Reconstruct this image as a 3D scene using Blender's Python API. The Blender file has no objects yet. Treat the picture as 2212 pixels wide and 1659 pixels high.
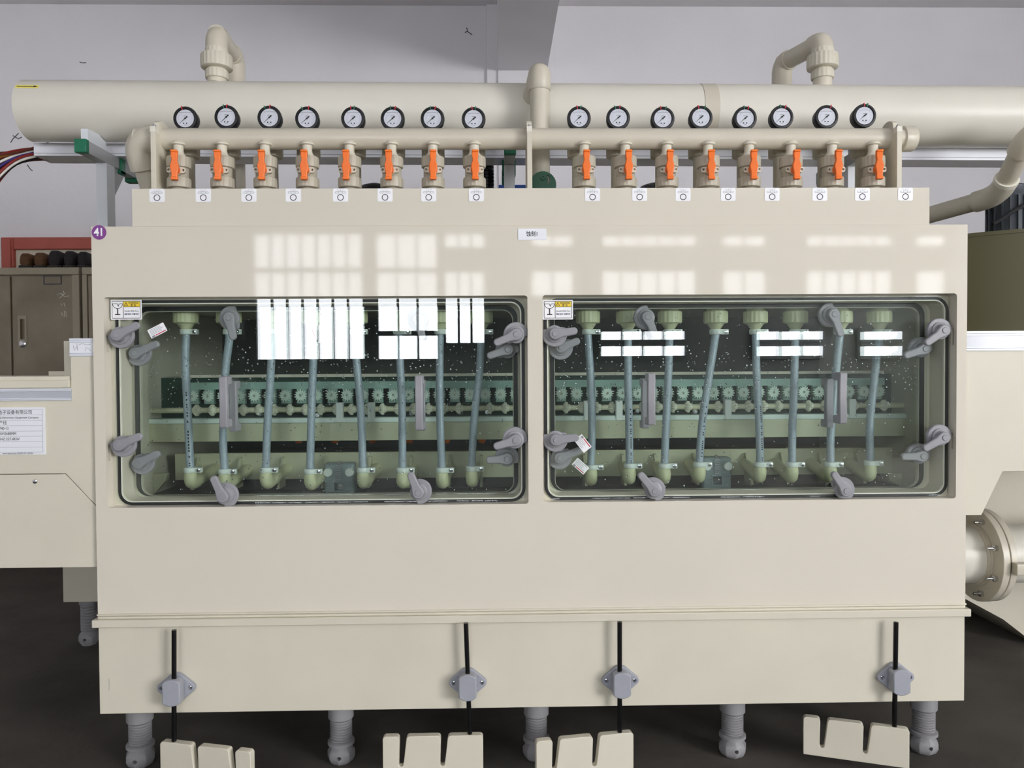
import bpy, math, random
from mathutils import Vector, Matrix
random.seed(11)
sc = bpy.context.scene
COL = sc.collection
PI = math.pi

# ------------------------------------------------------------------ camera
F = 1660.0                       # focal length in photo pixels (2212 x 1659 frame)
CAM = Vector((-0.1085, -2.1092, 0.9412))
YAW, PITCH, ROLL = 0.0209, -0.0210, -0.0062
FW = Vector((math.sin(YAW)*math.cos(PITCH), math.cos(YAW)*math.cos(PITCH), math.sin(PITCH)))
_rt = Vector((math.cos(YAW), -math.sin(YAW), 0)); _up = _rt.cross(FW)
RT = _rt*math.cos(ROLL) + _up*math.sin(ROLL)
UP = -_rt*math.sin(ROLL) + _up*math.cos(ROLL)
cam = bpy.data.objects.new('camera', bpy.data.cameras.new('camera'))
cam.data.sensor_width = 36.0; cam.data.lens = F*36.0/2212.0
cam.data.clip_start = 0.05; cam.data.clip_end = 100
COL.objects.link(cam); sc.camera = cam
cam.matrix_world = Matrix(((RT.x, UP.x, -FW.x, CAM.x), (RT.y, UP.y, -FW.y, CAM.y), (RT.z, UP.z, -FW.z, CAM.z), (0, 0, 0, 1)))
sc.view_settings.view_transform = 'Standard'; sc.view_settings.look = 'None'
sc.view_settings.gamma = 1.0; sc.view_settings.use_curve_mapping = False
sc.view_settings.exposure = 0.82
world = bpy.data.worlds.new('world'); sc.world = world; world.use_nodes = True
world.node_tree.nodes['Background'].inputs[0].default_value = (0.8, 0.9, 1.0, 1)
world.node_tree.nodes['Background'].inputs[1].default_value = 0.6
WIN_L = 7.0                      # daylight windows seen mirrored in glass and panel
SIDE_L = 18.0                    # open-sky window that lights the right-hand end and throws the riser shadow leftwards
FLOOR = -0.203
WALL_Y = 3.2
HALL_Y = -9.0

def P(px, py, Y):
    d = FW + RT*((px-1106.0)/F) + UP*((829.5-py)/F)
    return CAM + d*((Y-CAM.y)/d.y)
def PX(px, py, Y): return P(px, py, Y).x
def PZ(px, py, Y): return P(px, py, Y).z

# ------------------------------------------------------------------ helpers
OFF = {}
ORD = ('first', 'second', 'third', 'fourth', 'fifth', 'sixth', 'seventh', 'eighth')
def from_end(i): return '%s from the manifold elbow' % ORD[i] if i < 8 else '%s from the manifold end cap' % ORD[15-i]
def tag(o, label=None, cat=None, group=None, kind=None):
    if label: o['label'] = label
    if cat: o['category'] = cat
    if group: o['group'] = group
    if kind: o['kind'] = kind
    return o
def thing(name, label, cat, loc=(0, 0, 0), group=None):
    o = bpy.data.objects.new(name, None); COL.objects.link(o)
    o.location = loc; o.empty_display_size = 0.05
    OFF[o.name] = Vector(loc)
    return tag(o, label, cat, group)
def copy_tree(o, parent=None):
    c = o.copy(); COL.objects.link(c); c.parent = parent
    OFF[c.name] = OFF.get(o.name, Vector((0, 0, 0)))
    for ch in list(o.children): copy_tree(ch, c)
    return c

def basis(ax):
    ax = Vector(ax).normalized()
    h = Vector((0, 0, 1)) if abs(ax.z) < 0.9 else Vector((1, 0, 0))
    u = h.cross(ax).normalized(); v = ax.cross(u).normalized()
    return ax, u, v

def rrect(x0, x1, z0, z1, r, n=6):
    pts = []
    for cx, cz, a0 in ((x1-r, z1-r, 0), (x0+r, z1-r, 90), (x0+r, z0+r, 180), (x1-r, z0+r, 270)):
        for i in range(n+1):
            a = math.radians(a0 + 90.0*i/n); pts.append((cx+r*math.cos(a), cz+r*math.sin(a)))
    return pts
def circ(cx, cz, r, n=24, a0=0.0, a1=360.0, close=False):
    m = n if not close else n+1
    return [(cx+r*math.cos(math.radians(a0+(a1-a0)*i/n)), cz+r*math.sin(math.radians(a0+(a1-a0)*i/n))) for i in range(m)]

class MB:
    def __init__(s): s.v = []; s.f = []
    def add(s, verts, faces):
        b = len(s.v); s.v += [Vector(p) for p in verts]; s.f += [tuple(b+i for i in f) for f in faces]; return s
    def box(s, x0, x1, y0, y1, z0, z1):
        return s.add([(x0,y0,z0),(x1,y0,z0),(x1,y1,z0),(x0,y1,z0),(x0,y0,z1),(x1,y0,z1),(x1,y1,z1),(x0,y1,z1)],
                     [(0,3,2,1),(4,5,6,7),(0,1,5,4),(1,2,6,5),(2,3,7,6),(3,0,4,7)])
    def prism(s, pts, a, b, plane='xz'):
        n = len(pts)
        def m(u, v, w): return {'xz': (u, w, v), 'yz': (w, u, v), 'xy': (u, v, w)}[plane]
        vs = [m(u, v, a) for u, v in pts] + [m(u, v, b) for u, v in pts]
        fs = [tuple(range(n)), tuple(range(2*n-1, n-1, -1))]
        fs += [(i, n+i, n+(i+1) % n, (i+1) % n) for i in range(n)]
        return s.add(vs, fs)
    def ring(s, outer, inner, a, b, plane='xz'):
        n = len(outer)
        def m(u, v, w): return {'xz': (u, w, v), 'yz': (w, u, v), 'xy': (u, v, w)}[plane]
        vs = [m(u, v, a) for u, v in outer] + [m(u, v, a) for u, v in inner] + [m(u, v, b) for u, v in outer] + [m(u, v, b) for u, v in inner]
        fs = []
        for i in range(n):
            j = (i+1) % n
            fs += [(i, j, n+j, n+i), (2*n+i, 3*n+i, 3*n+j, 2*n+j), (i, 2*n+i, 2*n+j, j), (n+i, n+j, 3*n+j, 3*n+i)]
        return s.add(vs, fs)
    def lathe(s, o, ax, prof, seg=24, cap=True, ribs=0, rd=0.0, ribsel=()):
        ax, u, v = basis(ax); o = Vector(o); vs = []; fs = []
        m = seg if not ribs else ribs*4
        for k, (r, t) in enumerate(prof):
            for i in range(m):
                a = 2*PI*i/m; rr = r
                if ribs and k in ribsel and i % 4 in (2, 3): rr = r-rd
                vs.append(o+ax*t+u*(rr*math.cos(a))+v*(rr*math.sin(a)))
        for k in range(len(prof)-1):
            for i in range(m):
                j = (i+1) % m; fs.append((k*m+i, k*m+j, (k+1)*m+j, (k+1)*m+i))
        if cap:
            fs.append(tuple(range(m-1, -1, -1))); fs.append(tuple((len(prof)-1)*m+i for i in range(m)))
        return s.add(vs, fs)
    def nut(s, o, ax, r, h, n=20, d=None):
        d = r*0.05 if d is None else d
        return s.lathe(o, ax, [(r*0.86, 0), (r*0.97, h*0.06), (r, h*0.16), (r, h*0.84), (r*0.96, h*0.95), (r*0.84, h)], ribs=n, rd=d, ribsel=(2, 3))
    def tube(s, path, r, seg=14, cap=True):
        path = [Vector(p) for p in path]; n = len(path); vs = []; fs = []
        rs = r if isinstance(r, (list, tuple)) else [r]*n
        t = (path[1]-path[0]).normalized(); _, u, v = basis(t)
        for i, p in enumerate(path):
            t2 = ((path[min(i+1, n-1)]-path[max(i-1, 0)])).normalized()
            q = t.rotation_difference(t2); u = q @ u; v = q @ v; t = t2
            for k in range(seg):
                a = 2*PI*k/seg; vs.append(p+u*(rs[i]*math.cos(a))+v*(rs[i]*math.sin(a)))
        for i in range(n-1):
            for k in range(seg):
                j = (k+1) % seg; fs.append((i*seg+k, i*seg+j, (i+1)*seg+j, (i+1)*seg+k))
        if cap: fs.append(tuple(range(seg-1, -1, -1))); fs.append(tuple((n-1)*seg+k for k in range(seg)))
        return s.add(vs, fs)
    def loft(s, secs):
        n = len(secs[0]); vs = [p for sec in secs for p in sec]; fs = []
        for i in range(len(secs)-1):
            for k in range(n):
                j = (k+1) % n; fs.append((i*n+k, i*n+j, (i+1)*n+j, (i+1)*n+k))
        fs.append(tuple(range(n-1, -1, -1))); fs.append(tuple((len(secs)-1)*n+k for k in range(n)))
        return s.add(vs, fs)
    def xf(s, M):
        s.v = [M @ p for p in s.v]; return s

def fillet(path, r, n=7):
    path = [Vector(p) for p in path]; out = [path[0]]
    for i in range(1, len(path)-1):
        a = (path[i-1]-path[i]); b = (path[i+1]-path[i]); d = min(r, a.length*(0.95 if i == 1 else 0.49), b.length*(0.95 if i == len(path)-2 else 0.49))
        p0 = path[i]+a.normalized()*d; p2 = path[i]+b.normalized()*d
        for k in range(n+1):
            t = k/n; out.append(p0*(1-t)**2+path[i]*2*t*(1-t)+p2*t*t)
    out.append(path[-1]); return out
def smoothpath(pts, n=8):
    pts = [Vector(p) for p in pts]; out = []
    q = [pts[0]*2-pts[1]]+pts+[pts[-1]*2-pts[-2]]
    for i in range(1, len(q)-2):
        for k in range(n):
            t = k/n; a, b, c, d = q[i-1], q[i], q[i+1], q[i+2]
            out.append(0.5*((2*b)+(c-a)*t+(2*a-5*b+4*c-d)*t*t+(3*b-a-3*c+d)*t**3))
    out.append(pts[-1]); return out

def obj(name, mb, mat, parent=None, bevel=0.0, seg=2, flat=False, label=None, kind=None, ang=38):
    me = bpy.data.meshes.new(name)
    off = OFF.get(parent.name, Vector((0, 0, 0))) if parent else Vector((0, 0, 0))
    me.from_pydata([tuple(p-off) for p in mb.v], [], mb.f)
    me.materials.append(M[mat]); me.validate(); 
    import bmesh
    bm = bmesh.new(); bm.from_mesh(me); bmesh.ops.recalc_face_normals(bm, faces=bm.faces); bm.to_mesh(me); bm.free()
    if not flat:
        me.shade_smooth(); me.set_sharp_from_angle(angle=math.radians(ang))
    o = bpy.data.objects.new(name, me); COL.objects.link(o)
    if parent: o.parent = parent; OFF[o.name] = off
    if bevel:
        b = o.modifiers.new('bevel', 'BEVEL'); b.width = bevel; b.segments = seg; b.limit_method = 'ANGLE'; b.angle_limit = math.radians(40)
    return tag(o, label, None, None, kind)
def struct(name, mb, mat, **k): return tag(obj(name, mb, mat, **k), kind='structure')

def cut(o, mb):
    """cut a real opening into o (cutter given in world coordinates)"""
    me = bpy.data.meshes.new('cutter'); me.from_pydata([tuple(p) for p in mb.v], [], mb.f)
    import bmesh
    bm = bmesh.new(); bm.from_mesh(me); bmesh.ops.recalc_face_normals(bm, faces=bm.faces); bm.to_mesh(me); bm.free()
    c = bpy.data.objects.new('cutter', me); COL.objects.link(c)
    b = o.modifiers.new('cut', 'BOOLEAN'); b.object = c; b.operation = 'DIFFERENCE'; b.solver = 'EXACT'; b.use_self = True
    bpy.context.view_layer.update()
    nm = bpy.data.meshes.new_from_object(o.evaluated_get(bpy.context.evaluated_depsgraph_get()))
    nm.name = o.data.name; o.modifiers.clear(); o.data = nm
    bpy.data.objects.remove(c); bpy.data.meshes.remove(me)
    return o

def text(name, body, size, x, y, z, mat, parent, align='CENTER', bold=0.0, squash=1.0, rot=0.0):
    cu = bpy.data.curves.new(name, 'FONT'); cu.body = body; cu.size = size; cu.align_x = align; cu.align_y = 'CENTER'; cu.offset = bold
    t = bpy.data.objects.new(name, cu); COL.objects.link(t)
    dg = bpy.context.evaluated_depsgraph_get()
    me = bpy.data.meshes.new_from_object(t.evaluated_get(dg)); bpy.data.objects.remove(t)
    off = OFF.get(parent.name, Vector((0, 0, 0)))
    c, s_ = math.cos(rot), math.sin(rot)
    for v in me.vertices:
        a, b = v.co.x*squash, v.co.y
        v.co = Vector((x+a*c-b*s_, y, z+a*s_+b*c))-off
    me.materials.clear(); me.materials.append(M[mat]); me.name = name
    o = bpy.data.objects.new(name, me); COL.objects.link(o); o.parent = parent; OFF[o.name] = off
    return o

# ------------------------------------------------------------------ materials
M = {}
def lin(c):
    c = c/255.0
    return c/12.92 if c <= 0.04045 else ((c+0.055)/1.055)**2.4
def mk(name, rgb, rough=0.45, metal=0.0, var=0.04, scale=6.0, bump=0.0, bscale=80.0, spec=0.5, coat=0.0, dirt=None, detail=4.0):
    m = bpy.data.materials.new(name); m.use_nodes = True; nt = m.node_tree; b = nt.nodes['Principled BSDF']
    base = [lin(c) for c in rgb]
    tc = nt.nodes.new('ShaderNodeTexCoord'); nz = nt.nodes.new('ShaderNodeTexNoise')
    nz.inputs['Scale'].default_value = scale; nz.inputs['Detail'].default_value = detail
    nt.links.new(tc.outputs['Object'], nz.inputs['Vector'])
    rp = nt.nodes.new('ShaderNodeValToRGB'); rp.color_ramp.elements[0].position = 0.3; rp.color_ramp.elements[1].position = 0.7
    lo = dirt and [lin(c) for c in dirt] or [c*(1-var) for c in base]
    rp.color_ramp.elements[0].color = (*lo, 1); rp.color_ramp.elements[1].color = (*[min(1, c*(1+var*0.5)) for c in base], 1)
    nt.links.new(nz.outputs['Fac'], rp.inputs['Fac']); nt.links.new(rp.outputs['Color'], b.inputs['Base Color'])
    b.inputs['Roughness'].default_value = rough; b.inputs['Metallic'].default_value = metal
    b.inputs['Specular IOR Level'].default_value = spec; b.inputs['Coat Weight'].default_value = coat
    if bump:
        n2 = nt.nodes.new('ShaderNodeTexNoise'); n2.inputs['Scale'].default_value = bscale; n2.inputs['Detail'].default_value = 3
        nt.links.new(tc.outputs['Object'], n2.inputs['Vector'])
        bp = nt.nodes.new('ShaderNodeBump'); bp.inputs['Strength'].default_value = bump; bp.inputs['Distance'].default_value = 0.01
        nt.links.new(n2.outputs['Fac'], bp.inputs['Height']); nt.links.new(bp.outputs['Normal'], b.inputs['Normal'])
    M[name] = m; return m
def mk_emit(name, rgb, strength):
    m = bpy.data.materials.new(name); m.use_nodes = True; nt = m.node_tree; nt.nodes.clear()
    e = nt.nodes.new('ShaderNodeEmission'); o = nt.nodes.new('ShaderNodeOutputMaterial')
    tc = nt.nodes.new('ShaderNodeTexCoord'); nz = nt.nodes.new('ShaderNodeTexNoise'); nz.inputs['Scale'].default_value = 1.3
    nt.links.new(tc.outputs['Object'], nz.inputs['Vector'])
    rp = nt.nodes.new('ShaderNodeValToRGB'); c = [lin(v) for v in rgb]
    rp.color_ramp.elements[0].color = (*[v*0.85 for v in c], 1); rp.color_ramp.elements[1].color = (*c, 1)
    nt.links.new(nz.outputs['Fac'], rp.inputs['Fac']); nt.links.new(rp.outputs['Color'], e.inputs['Color'])
    e.inputs['Strength'].default_value = strength; nt.links.new(e.outputs[0], o.inputs[0]); M[name] = m
def mk_glass(name, tint, f0=0.05, rough=0.0, haze=0.0):
    m = bpy.data.materials.new(name); m.use_nodes = True; nt = m.node_tree; nt.nodes.clear()
    out = nt.nodes.new('ShaderNodeOutputMaterial'); mix = nt.nodes.new('ShaderNodeMixShader')
    tr = nt.nodes.new('ShaderNodeBsdfTransparent'); tr.inputs[0].default_value = (*tint, 1)
    gl = nt.nodes.new('ShaderNodeBsdfGlossy'); gl.inputs['Roughness'].default_value = rough; gl.inputs[0].default_value = (1, 1, 1, 1)
    lw = nt.nodes.new('ShaderNodeLayerWeight'); lw.inputs[0].default_value = 0.5
    pw = nt.nodes.new('ShaderNodeMath'); pw.operation = 'POWER'; pw.inputs[1].default_value = 4.0
    ma = nt.nodes.new('ShaderNodeMath'); ma.operation = 'MULTIPLY_ADD'; ma.inputs[1].default_value = 0.9; ma.inputs[2].default_value = f0
    nt.links.new(lw.outputs['Facing'], pw.inputs[0]); nt.links.new(pw.outputs[0], ma.inputs[0]); nt.links.new(ma.outputs[0], mix.inputs[0])
    src = tr.outputs[0]
    if haze:
        tc = nt.nodes.new('ShaderNodeTexCoord'); nz = nt.nodes.new('ShaderNodeTexNoise'); nz.inputs['Scale'].default_value = 5
        nt.links.new(tc.outputs['Object'], nz.inputs['Vector'])
        df = nt.nodes.new('ShaderNodeBsdfDiffuse'); df.inputs[0].default_value = (0.55, 0.62, 0.6, 1)
        mx2 = nt.nodes.new('ShaderNodeMixShader'); mm = nt.nodes.new('ShaderNodeMath'); mm.operation = 'MULTIPLY'; mm.inputs[1].default_value = haze*2
        nt.links.new(nz.outputs['Fac'], mm.inputs[0]); nt.links.new(mm.outputs[0], mx2.inputs[0])
        nt.links.new(tr.outputs[0], mx2.inputs[1]); nt.links.new(df.outputs[0], mx2.inputs[2]); src = mx2.outputs[0]
    nt.links.new(src, mix.inputs[1]); nt.links.new(gl.outputs[0], mix.inputs[2]); nt.links.new(mix.outputs[0], out.inputs[0]); M[name] = m

mk('plaster', (240, 238, 240), 0.85, var=0.04, scale=1.6, bump=0.12, bscale=30, spec=0.2)
mk('ceiling_paint', (240, 238, 240), 0.9, var=0.06, scale=1.2, spec=0.2)
mk('beam_paint', (240, 238, 240), 0.9, var=0.05, scale=2, spec=0.2)
mk('concrete', (88, 84, 78), 0.75, var=0.4, scale=2.4, bump=0.25, bscale=25, spec=0.3, detail=8)
mk('panel', (224, 217, 201), 0.045, var=0.02, scale=3, bump=0.006, bscale=3, spec=0.34)
mk('panel_matte', (219, 213, 194), 0.5, var=0.04, scale=5, bump=0.02, bscale=60)
mk('edge_white', (238, 234, 220), 0.4)
mk('duct', (229, 225, 212), 0.36, var=0.04, scale=4, spec=0.4)
mk('pipe', (213, 206, 188), 0.34, var=0.04, scale=6)
mk('fitting', (196, 189, 170), 0.4, var=0.08, scale=18, bump=0.05, bscale=160)
mk('fitting_pale', (218, 212, 194), 0.4, var=0.05, scale=18)
mk('orange', (255, 122, 34), 0.28, var=0.05, scale=30)
mk('black_rubber', (24, 25, 28), 0.5, var=0.2, scale=30)
mk('black_gloss', (14, 14, 16), 0.25, var=0.2)
mk('dial', (214, 217, 226), 0.3, var=0.01)
mk('ink', (30, 30, 34), 0.6)
mk('ink_grey', (150, 152, 156), 0.6)
mk('ink_red', (200, 40, 62), 0.5)
mk('marker_red', (225, 52, 62), 0.45)
mk('marker_green', (40, 130, 92), 0.45)
mk('chrome', (210, 210, 212), 0.2, metal=1.0, var=0.05)
mk('latch_grey', (150, 150, 154), 0.42, var=0.05, scale=25, bump=0.04, bscale=200)
mk('clamp_grey', (164, 166, 174), 0.5, var=0.04, scale=40, bump=0.08, bscale=300)
mk('foot_grey', (150, 149, 150), 0.5, var=0.07, scale=20, bump=0.06, bscale=150)
mk('sticker', (250, 250, 252), 0.35, var=0.01)
mk('plate_white', (240, 242, 246), 0.3, var=0.01)
mk('purple', (132, 66, 144), 0.4)
mk('white_ink', (252, 252, 252), 0.4)
mk('yellow', (246, 214, 52), 0.4)
mk('yellow_arrow', (252, 238, 120), 0.4)
mk('navy', (42, 42, 92), 0.5)
mk('green_plastic', (26, 118, 86), 0.35, var=0.08)
mk('green_dark', (14, 92, 62), 0.4, var=0.08)
mk('alu_white', (226, 230, 234), 0.35, var=0.03)
mk('alu_grey', (178, 180, 182), 0.4, var=0.06, scale=10)
mk('tray_white', (236, 237, 244), 0.3, var=0.02)
mk('blue', (52, 98, 196), 0.4)
mk('motor_grey', (72, 78, 84), 0.45, var=0.1, scale=20)
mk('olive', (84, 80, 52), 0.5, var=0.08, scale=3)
mk('locker', (158, 146, 124), 0.42, var=0.0, scale=4, dirt=(128, 116, 96), detail=8)
mk('locker_edge', (170, 160, 138), 0.45, var=0.05)
mk('door_red', (186, 92, 78), 0.5, var=0.12, scale=6, detail=7)
mk('door_cream', (214, 206, 186), 0.5)
mk('shoe_brown', (98, 64, 34), 0.7, var=0.3, scale=30, bump=0.3, bscale=120)
mk('shoe_black', (38, 32, 34), 0.75, var=0.3, scale=30, bump=0.3, bscale=120)
mk('shoe_sole', (52, 50, 46), 0.8)
mk('holder_clear', (186, 189, 196), 0.18, var=0.03)
mk('holder_edge', (226, 228, 236), 0.15, var=0.02)
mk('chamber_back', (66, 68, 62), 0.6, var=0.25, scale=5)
mk('tank_black', (22, 23, 22), 0.35, var=0.3, scale=8)
mk('trough', (196, 195, 166), 0.45, var=0.08, scale=10)
mk('rail_white', (222, 234, 226), 0.45, var=0.08, scale=20)
mk('rail_green', (146, 178, 166), 0.5, var=0.1, scale=20)
mk('gear_green', (206, 224, 212), 0.45, var=0.08, scale=30)
mk('green_back', (24, 62, 48), 0.6, var=0.3, scale=15)
mk('shaft', (204, 202, 172), 0.4, var=0.06)
mk('wheel', (222, 222, 202), 0.35, var=0.06)
mk('white_plastic', (232, 238, 232), 0.35, var=0.03)
mk('elbow_pp', (212, 212, 172), 0.4, var=0.05, scale=25)
mk('hose_body', (168, 180, 192), 0.2, var=0.12, scale=90, bump=0.15, bscale=400, spec=0.7)
mk('sensor_box', (132, 146, 148), 0.25, var=0.2, scale=25)
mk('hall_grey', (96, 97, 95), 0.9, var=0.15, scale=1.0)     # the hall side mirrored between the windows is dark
mk('frame_dark', (70, 72, 74), 0.6)
mk_emit('daylight', (246, 249, 255), WIN_L)
mk_emit('daylight_side', (250, 250, 252), SIDE_L)
mk_glass('glass', (0.965, 0.985, 0.975), f0=0.04)
mk_glass('glass_inner', (0.955, 0.98, 0.97), f0=0.04, haze=0.005)
mk_glass('droplet', (0.55, 0.6, 0.58), f0=0.35, rough=0.05)

# ------------------------------------------------------------------ the hall
CEIL = PZ(600, 11, WALL_Y)
X0R, X1R = -6.5, 6.5
wb = struct('wall_back', MB().box(X0R, X1R, WALL_Y, WALL_Y+0.12, FLOOR, CEIL), 'plaster')
struct('floor', MB().box(X0R, X1R, HALL_Y, WALL_Y, FLOOR-0.1, FLOOR), 'concrete')
struct('ceiling', MB().box(X0R, X1R, HALL_Y, WALL_Y, CEIL, CEIL+0.1), 'ceiling_paint')
struct('wall_left', MB().box(X0R-0.1, X0R, HALL_Y, WALL_Y, FLOOR, CEIL), 'plaster')
struct('wall_right', MB().box(X1R, X1R+0.1, HALL_Y, WALL_Y, FLOOR, CEIL), 'plaster')
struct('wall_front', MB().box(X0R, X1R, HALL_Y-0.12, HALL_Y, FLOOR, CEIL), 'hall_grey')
# pilaster and the beam that runs from it across the ceiling
bx0, bx1 = PX(1075, 152, WALL_Y), PX(1181, 150, WALL_Y)
bz = PZ(1100, 151, WALL_Y-0.05)
px0 = PX(1051, 150, WALL_Y-0.03)
struct('trim_1', MB().box(px0, bx1+0.05, WALL_Y-0.03, WALL_Y, FLOOR, CEIL).box(px0+0.075, bx1+0.0, WALL_Y-0.05, WALL_Y-0.03, FLOOR, bz), 'plaster', bevel=0.006)
struct('trim_2', MB().box(bx0, bx1, HALL_Y, WALL_Y-0.031, bz, CEIL), 'beam_paint')
def crack(pts):
    obj('crack', MB().tube([P(x, y, WALL_Y-0.001) for x, y in pts], 0.003, 5), 'frame_dark', wb)
crack([(40, 288), (28, 300), (23, 308)]); crack([(28, 293), (40, 300), (47, 296)]); crack([(1008, 60), (1010, 68), (1020, 75)]); crack([(1010, 68), (1004, 70)])
crack([(172, 134), (180, 136), (186, 135)]); crack([(59, 356), (64, 364), (70, 369)])
# doorway with the red frame
dx0, dx1 = PX(12, 545, WALL_Y), PX(12, 545, WALL_Y)+1.12
dzt = PZ(100, 515, WALL_Y)
dth = dzt-PZ(100, 541, WALL_Y)
d1 = struct('door_1', MB().box(dx0+dth, dx1-dth, WALL_Y-0.02, WALL_Y-0.001, FLOOR, dzt-dth), 'door_cream')
for nm, a in (('frame_post', (dx0, dx0+dth, FLOOR, dzt)), ('frame_post', (dx1-dth, dx1, FLOOR, dzt)), ('frame_head', (dx0+dth, dx1-dth, dzt-dth, dzt))):
    obj(nm, MB().box(a[0], a[1], WALL_Y-0.05, WALL_Y-0.001, a[2], a[3]).box(a[0]+0.012, a[1]-0.012, WALL_Y-0.06, WALL_Y-0.05, a[2], a[3]-0.012), 'door_red', d1, bevel=0.006)
# daylight windows in the wall opposite the machine (their mirror images stand in glass and panel)
wn = 0
def hall_window(x0, x1, y0, y1, bars, step=None):
    global wn
    wn += 1
    a, b = P(x0, y0, -HALL_Y), P(x1, y1, -HALL_Y)
    xa, xb, zt, zb = a.x, b.x, a.z, b.z
    y = HALL_Y
    w = struct('window_%d_offscreen' % wn, MB().ring(rrect(xa-0.045, xb+0.045, zb-0.045, zt+0.045, 0.002, 1), rrect(xa, xb, zb, zt, 0.001, 1), y, y+0.08), 'frame_dark', flat=True)
    obj('pane_offscreen', MB().box(xa, xb, y+0.005, y+0.02, zb, zt), 'daylight', w)
    n = max(1, int((xb-xa)/bars))
    for i in range(1, n):
        x = xa+(xb-xa)*i/n
        obj('window_bar', MB().box(x-0.016, x+0.016, y+0.02, y+0.06, zb, zt), 'frame_dark', w)
    if step:
        for py in step:
            z = PZ(x0, py, -HALL_Y)
            obj('transom', MB().box(xa, xb, y+0.022, y+0.075, z-0.035, z+0.035), 'frame_dark', w)
hall_window(552, 785, 508, 775, 0.20, (585,))
hall_window(815, 945, 508, 775, 0.24, (585, 720))
hall_window(962, 1046, 590, 740, 0.18)
hall_window(962, 1046, 508, 535, 0.18)
for x0, x1 in ((1150, 1235), (1300, 1500), (1560, 1650), (1740, 1920), (1975, 2036)):
    hall_window(x0, x1, 512, 532, 0.24)
    hall_window(x0, x1, 588, 640, 0.24)
for x0, x1 in ((1300, 1480), (1640, 1780), (1866, 1952)):
    hall_window(x0, x1, 716, 733, 0.3); hall_window(x0, x1, 748, 768, 0.3)
# tall daylight window in the right-hand side wall
ya, yb, xw_ = -8.2, -4.6, X1R
w = struct('window_right_offscreen', MB().ring(rrect(ya-0.06, yb+0.06, 0.75, 3.0, 0.002, 1), rrect(ya, yb, 0.81, 2.94, 0.001, 1), xw_-0.08, xw_, 'yz'), 'frame_dark', flat=True)
obj('pane_offscreen', MB().box(xw_-0.02, xw_-0.005, ya, yb, 0.81, 2.94), 'daylight_side', w)
for q in range(1, 5):
    yy = ya+(yb-ya)*q/5
    obj('window_bar', MB().box(xw_-0.06, xw_-0.02, yy-0.02, yy+0.02, 0.81, 2.94), 'frame_dark', w)

# ------------------------------------------------------------------ etching machine: body
XL, XR, ZT = -1.2, 1.2, 1.33
em = thing('etching_machine', 'large cream etching machine with two wide glass windows and base skirt', 'machine', (0, 0.5, FLOOR))
Zm = 0.262
def wbox(p):   # px rect at Y -> world rect
    (x0, x1, y0, y1, Y) = p
    xm, ym = (x0+x1)/2, (y0+y1)/2
    return PX(x0, ym, Y), PX(x1, ym, Y), PZ(xm, y1, Y), PZ(xm, y0, Y)
O0 = [wbox((227, 1140.5, 640, 1093, 0)), wbox((1173, 2066, 635.5, 1081, 0))]
O1 = [wbox((264, 1124, 656, 1083, 0.04)), wbox((1185, 2036, 652, 1073, 0.04))]
O1 = [(a_[0], a_[1], max(a_[2], b_[2]+0.0118), a_[3]) for a_, b_ in zip(O1, O0)]
O2 = [wbox((304, 1108, 672, 1081, 0.105)), wbox((1199, 1984, 666, 1070, 0.105))]
O2 = [(a_[0], a_[1], max(a_[2], b_[2]+0.004), a_[3]) for a_, b_ in zip(O2, O1)]
xm = (O0[0][1]+O0[1][0])/2
mb = MB()
for k, (a, b) in enumerate(((XL, xm), (xm, XR))):
    o = O0[k]
    mb.ring(rrect(a, b, Zm, ZT, 0.0005), rrect(o[0], o[1], o[2], o[3], 0.008), 0.0, 0.04)
hood = obj('hood_panel', mb, 'panel', em, label='glossy cream front panel around the two windows')
mb = MB()
for k, (a, b) in enumerate(((XL+0.015, xm), (xm, XR-0.015))):
    mb.ring(rrect(a, b, Zm+0.1, ZT-0.02, 0.0005), rrect(*O1[k], 0.028), 0.0402, 0.105)
obj('window_surround', mb, 'panel_matte', em)
mb = MB()
for k, (a, b) in enumerate(((XL+0.015, xm), (xm, XR-0.015))):
    mb.ring(rrect(a, b, Zm+0.1, ZT-0.02, 0.0005), rrect(*O2[k], 0.03), 0.1052, 0.118)
obj('inner_surround', mb, 'panel_matte', em)
mb = MB()                                 # cam slots cut into the window returns
for k in range(2):
    for side, yy in ((0, 738), (1, 732), (0, 972), (1, 962)):
        x = O0[k][side]; z = PZ(1106, yy, 0); x2 = x-0.012 if side == 0 else x+0.012; x3 = x+0.004 if side == 0 else x-0.004
        mb.box(min(x2, x3), max(x2, x3), 0.014, 0.026, z-0.022, z+0.022)
cut(hood, mb)
YB = 0.98
obj('side_panel', MB().box(XL, XL+0.014, 0.0402, YB, 0.0, ZT), 'panel_matte', em)
obj('side_panel', MB().box(XR-0.014, XR, 0.0402, YB, 0.0, ZT), 'panel_matte', em)
obj('back_panel', MB().box(XL, XR, YB, YB+0.015, 0.0, ZT), 'panel_matte', em)
obj('top_deck', MB().box(XL+0.0005, XR-0.0005, 0.0402, YB, ZT-0.015, ZT-0.0005), 'panel_matte', em)
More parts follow.
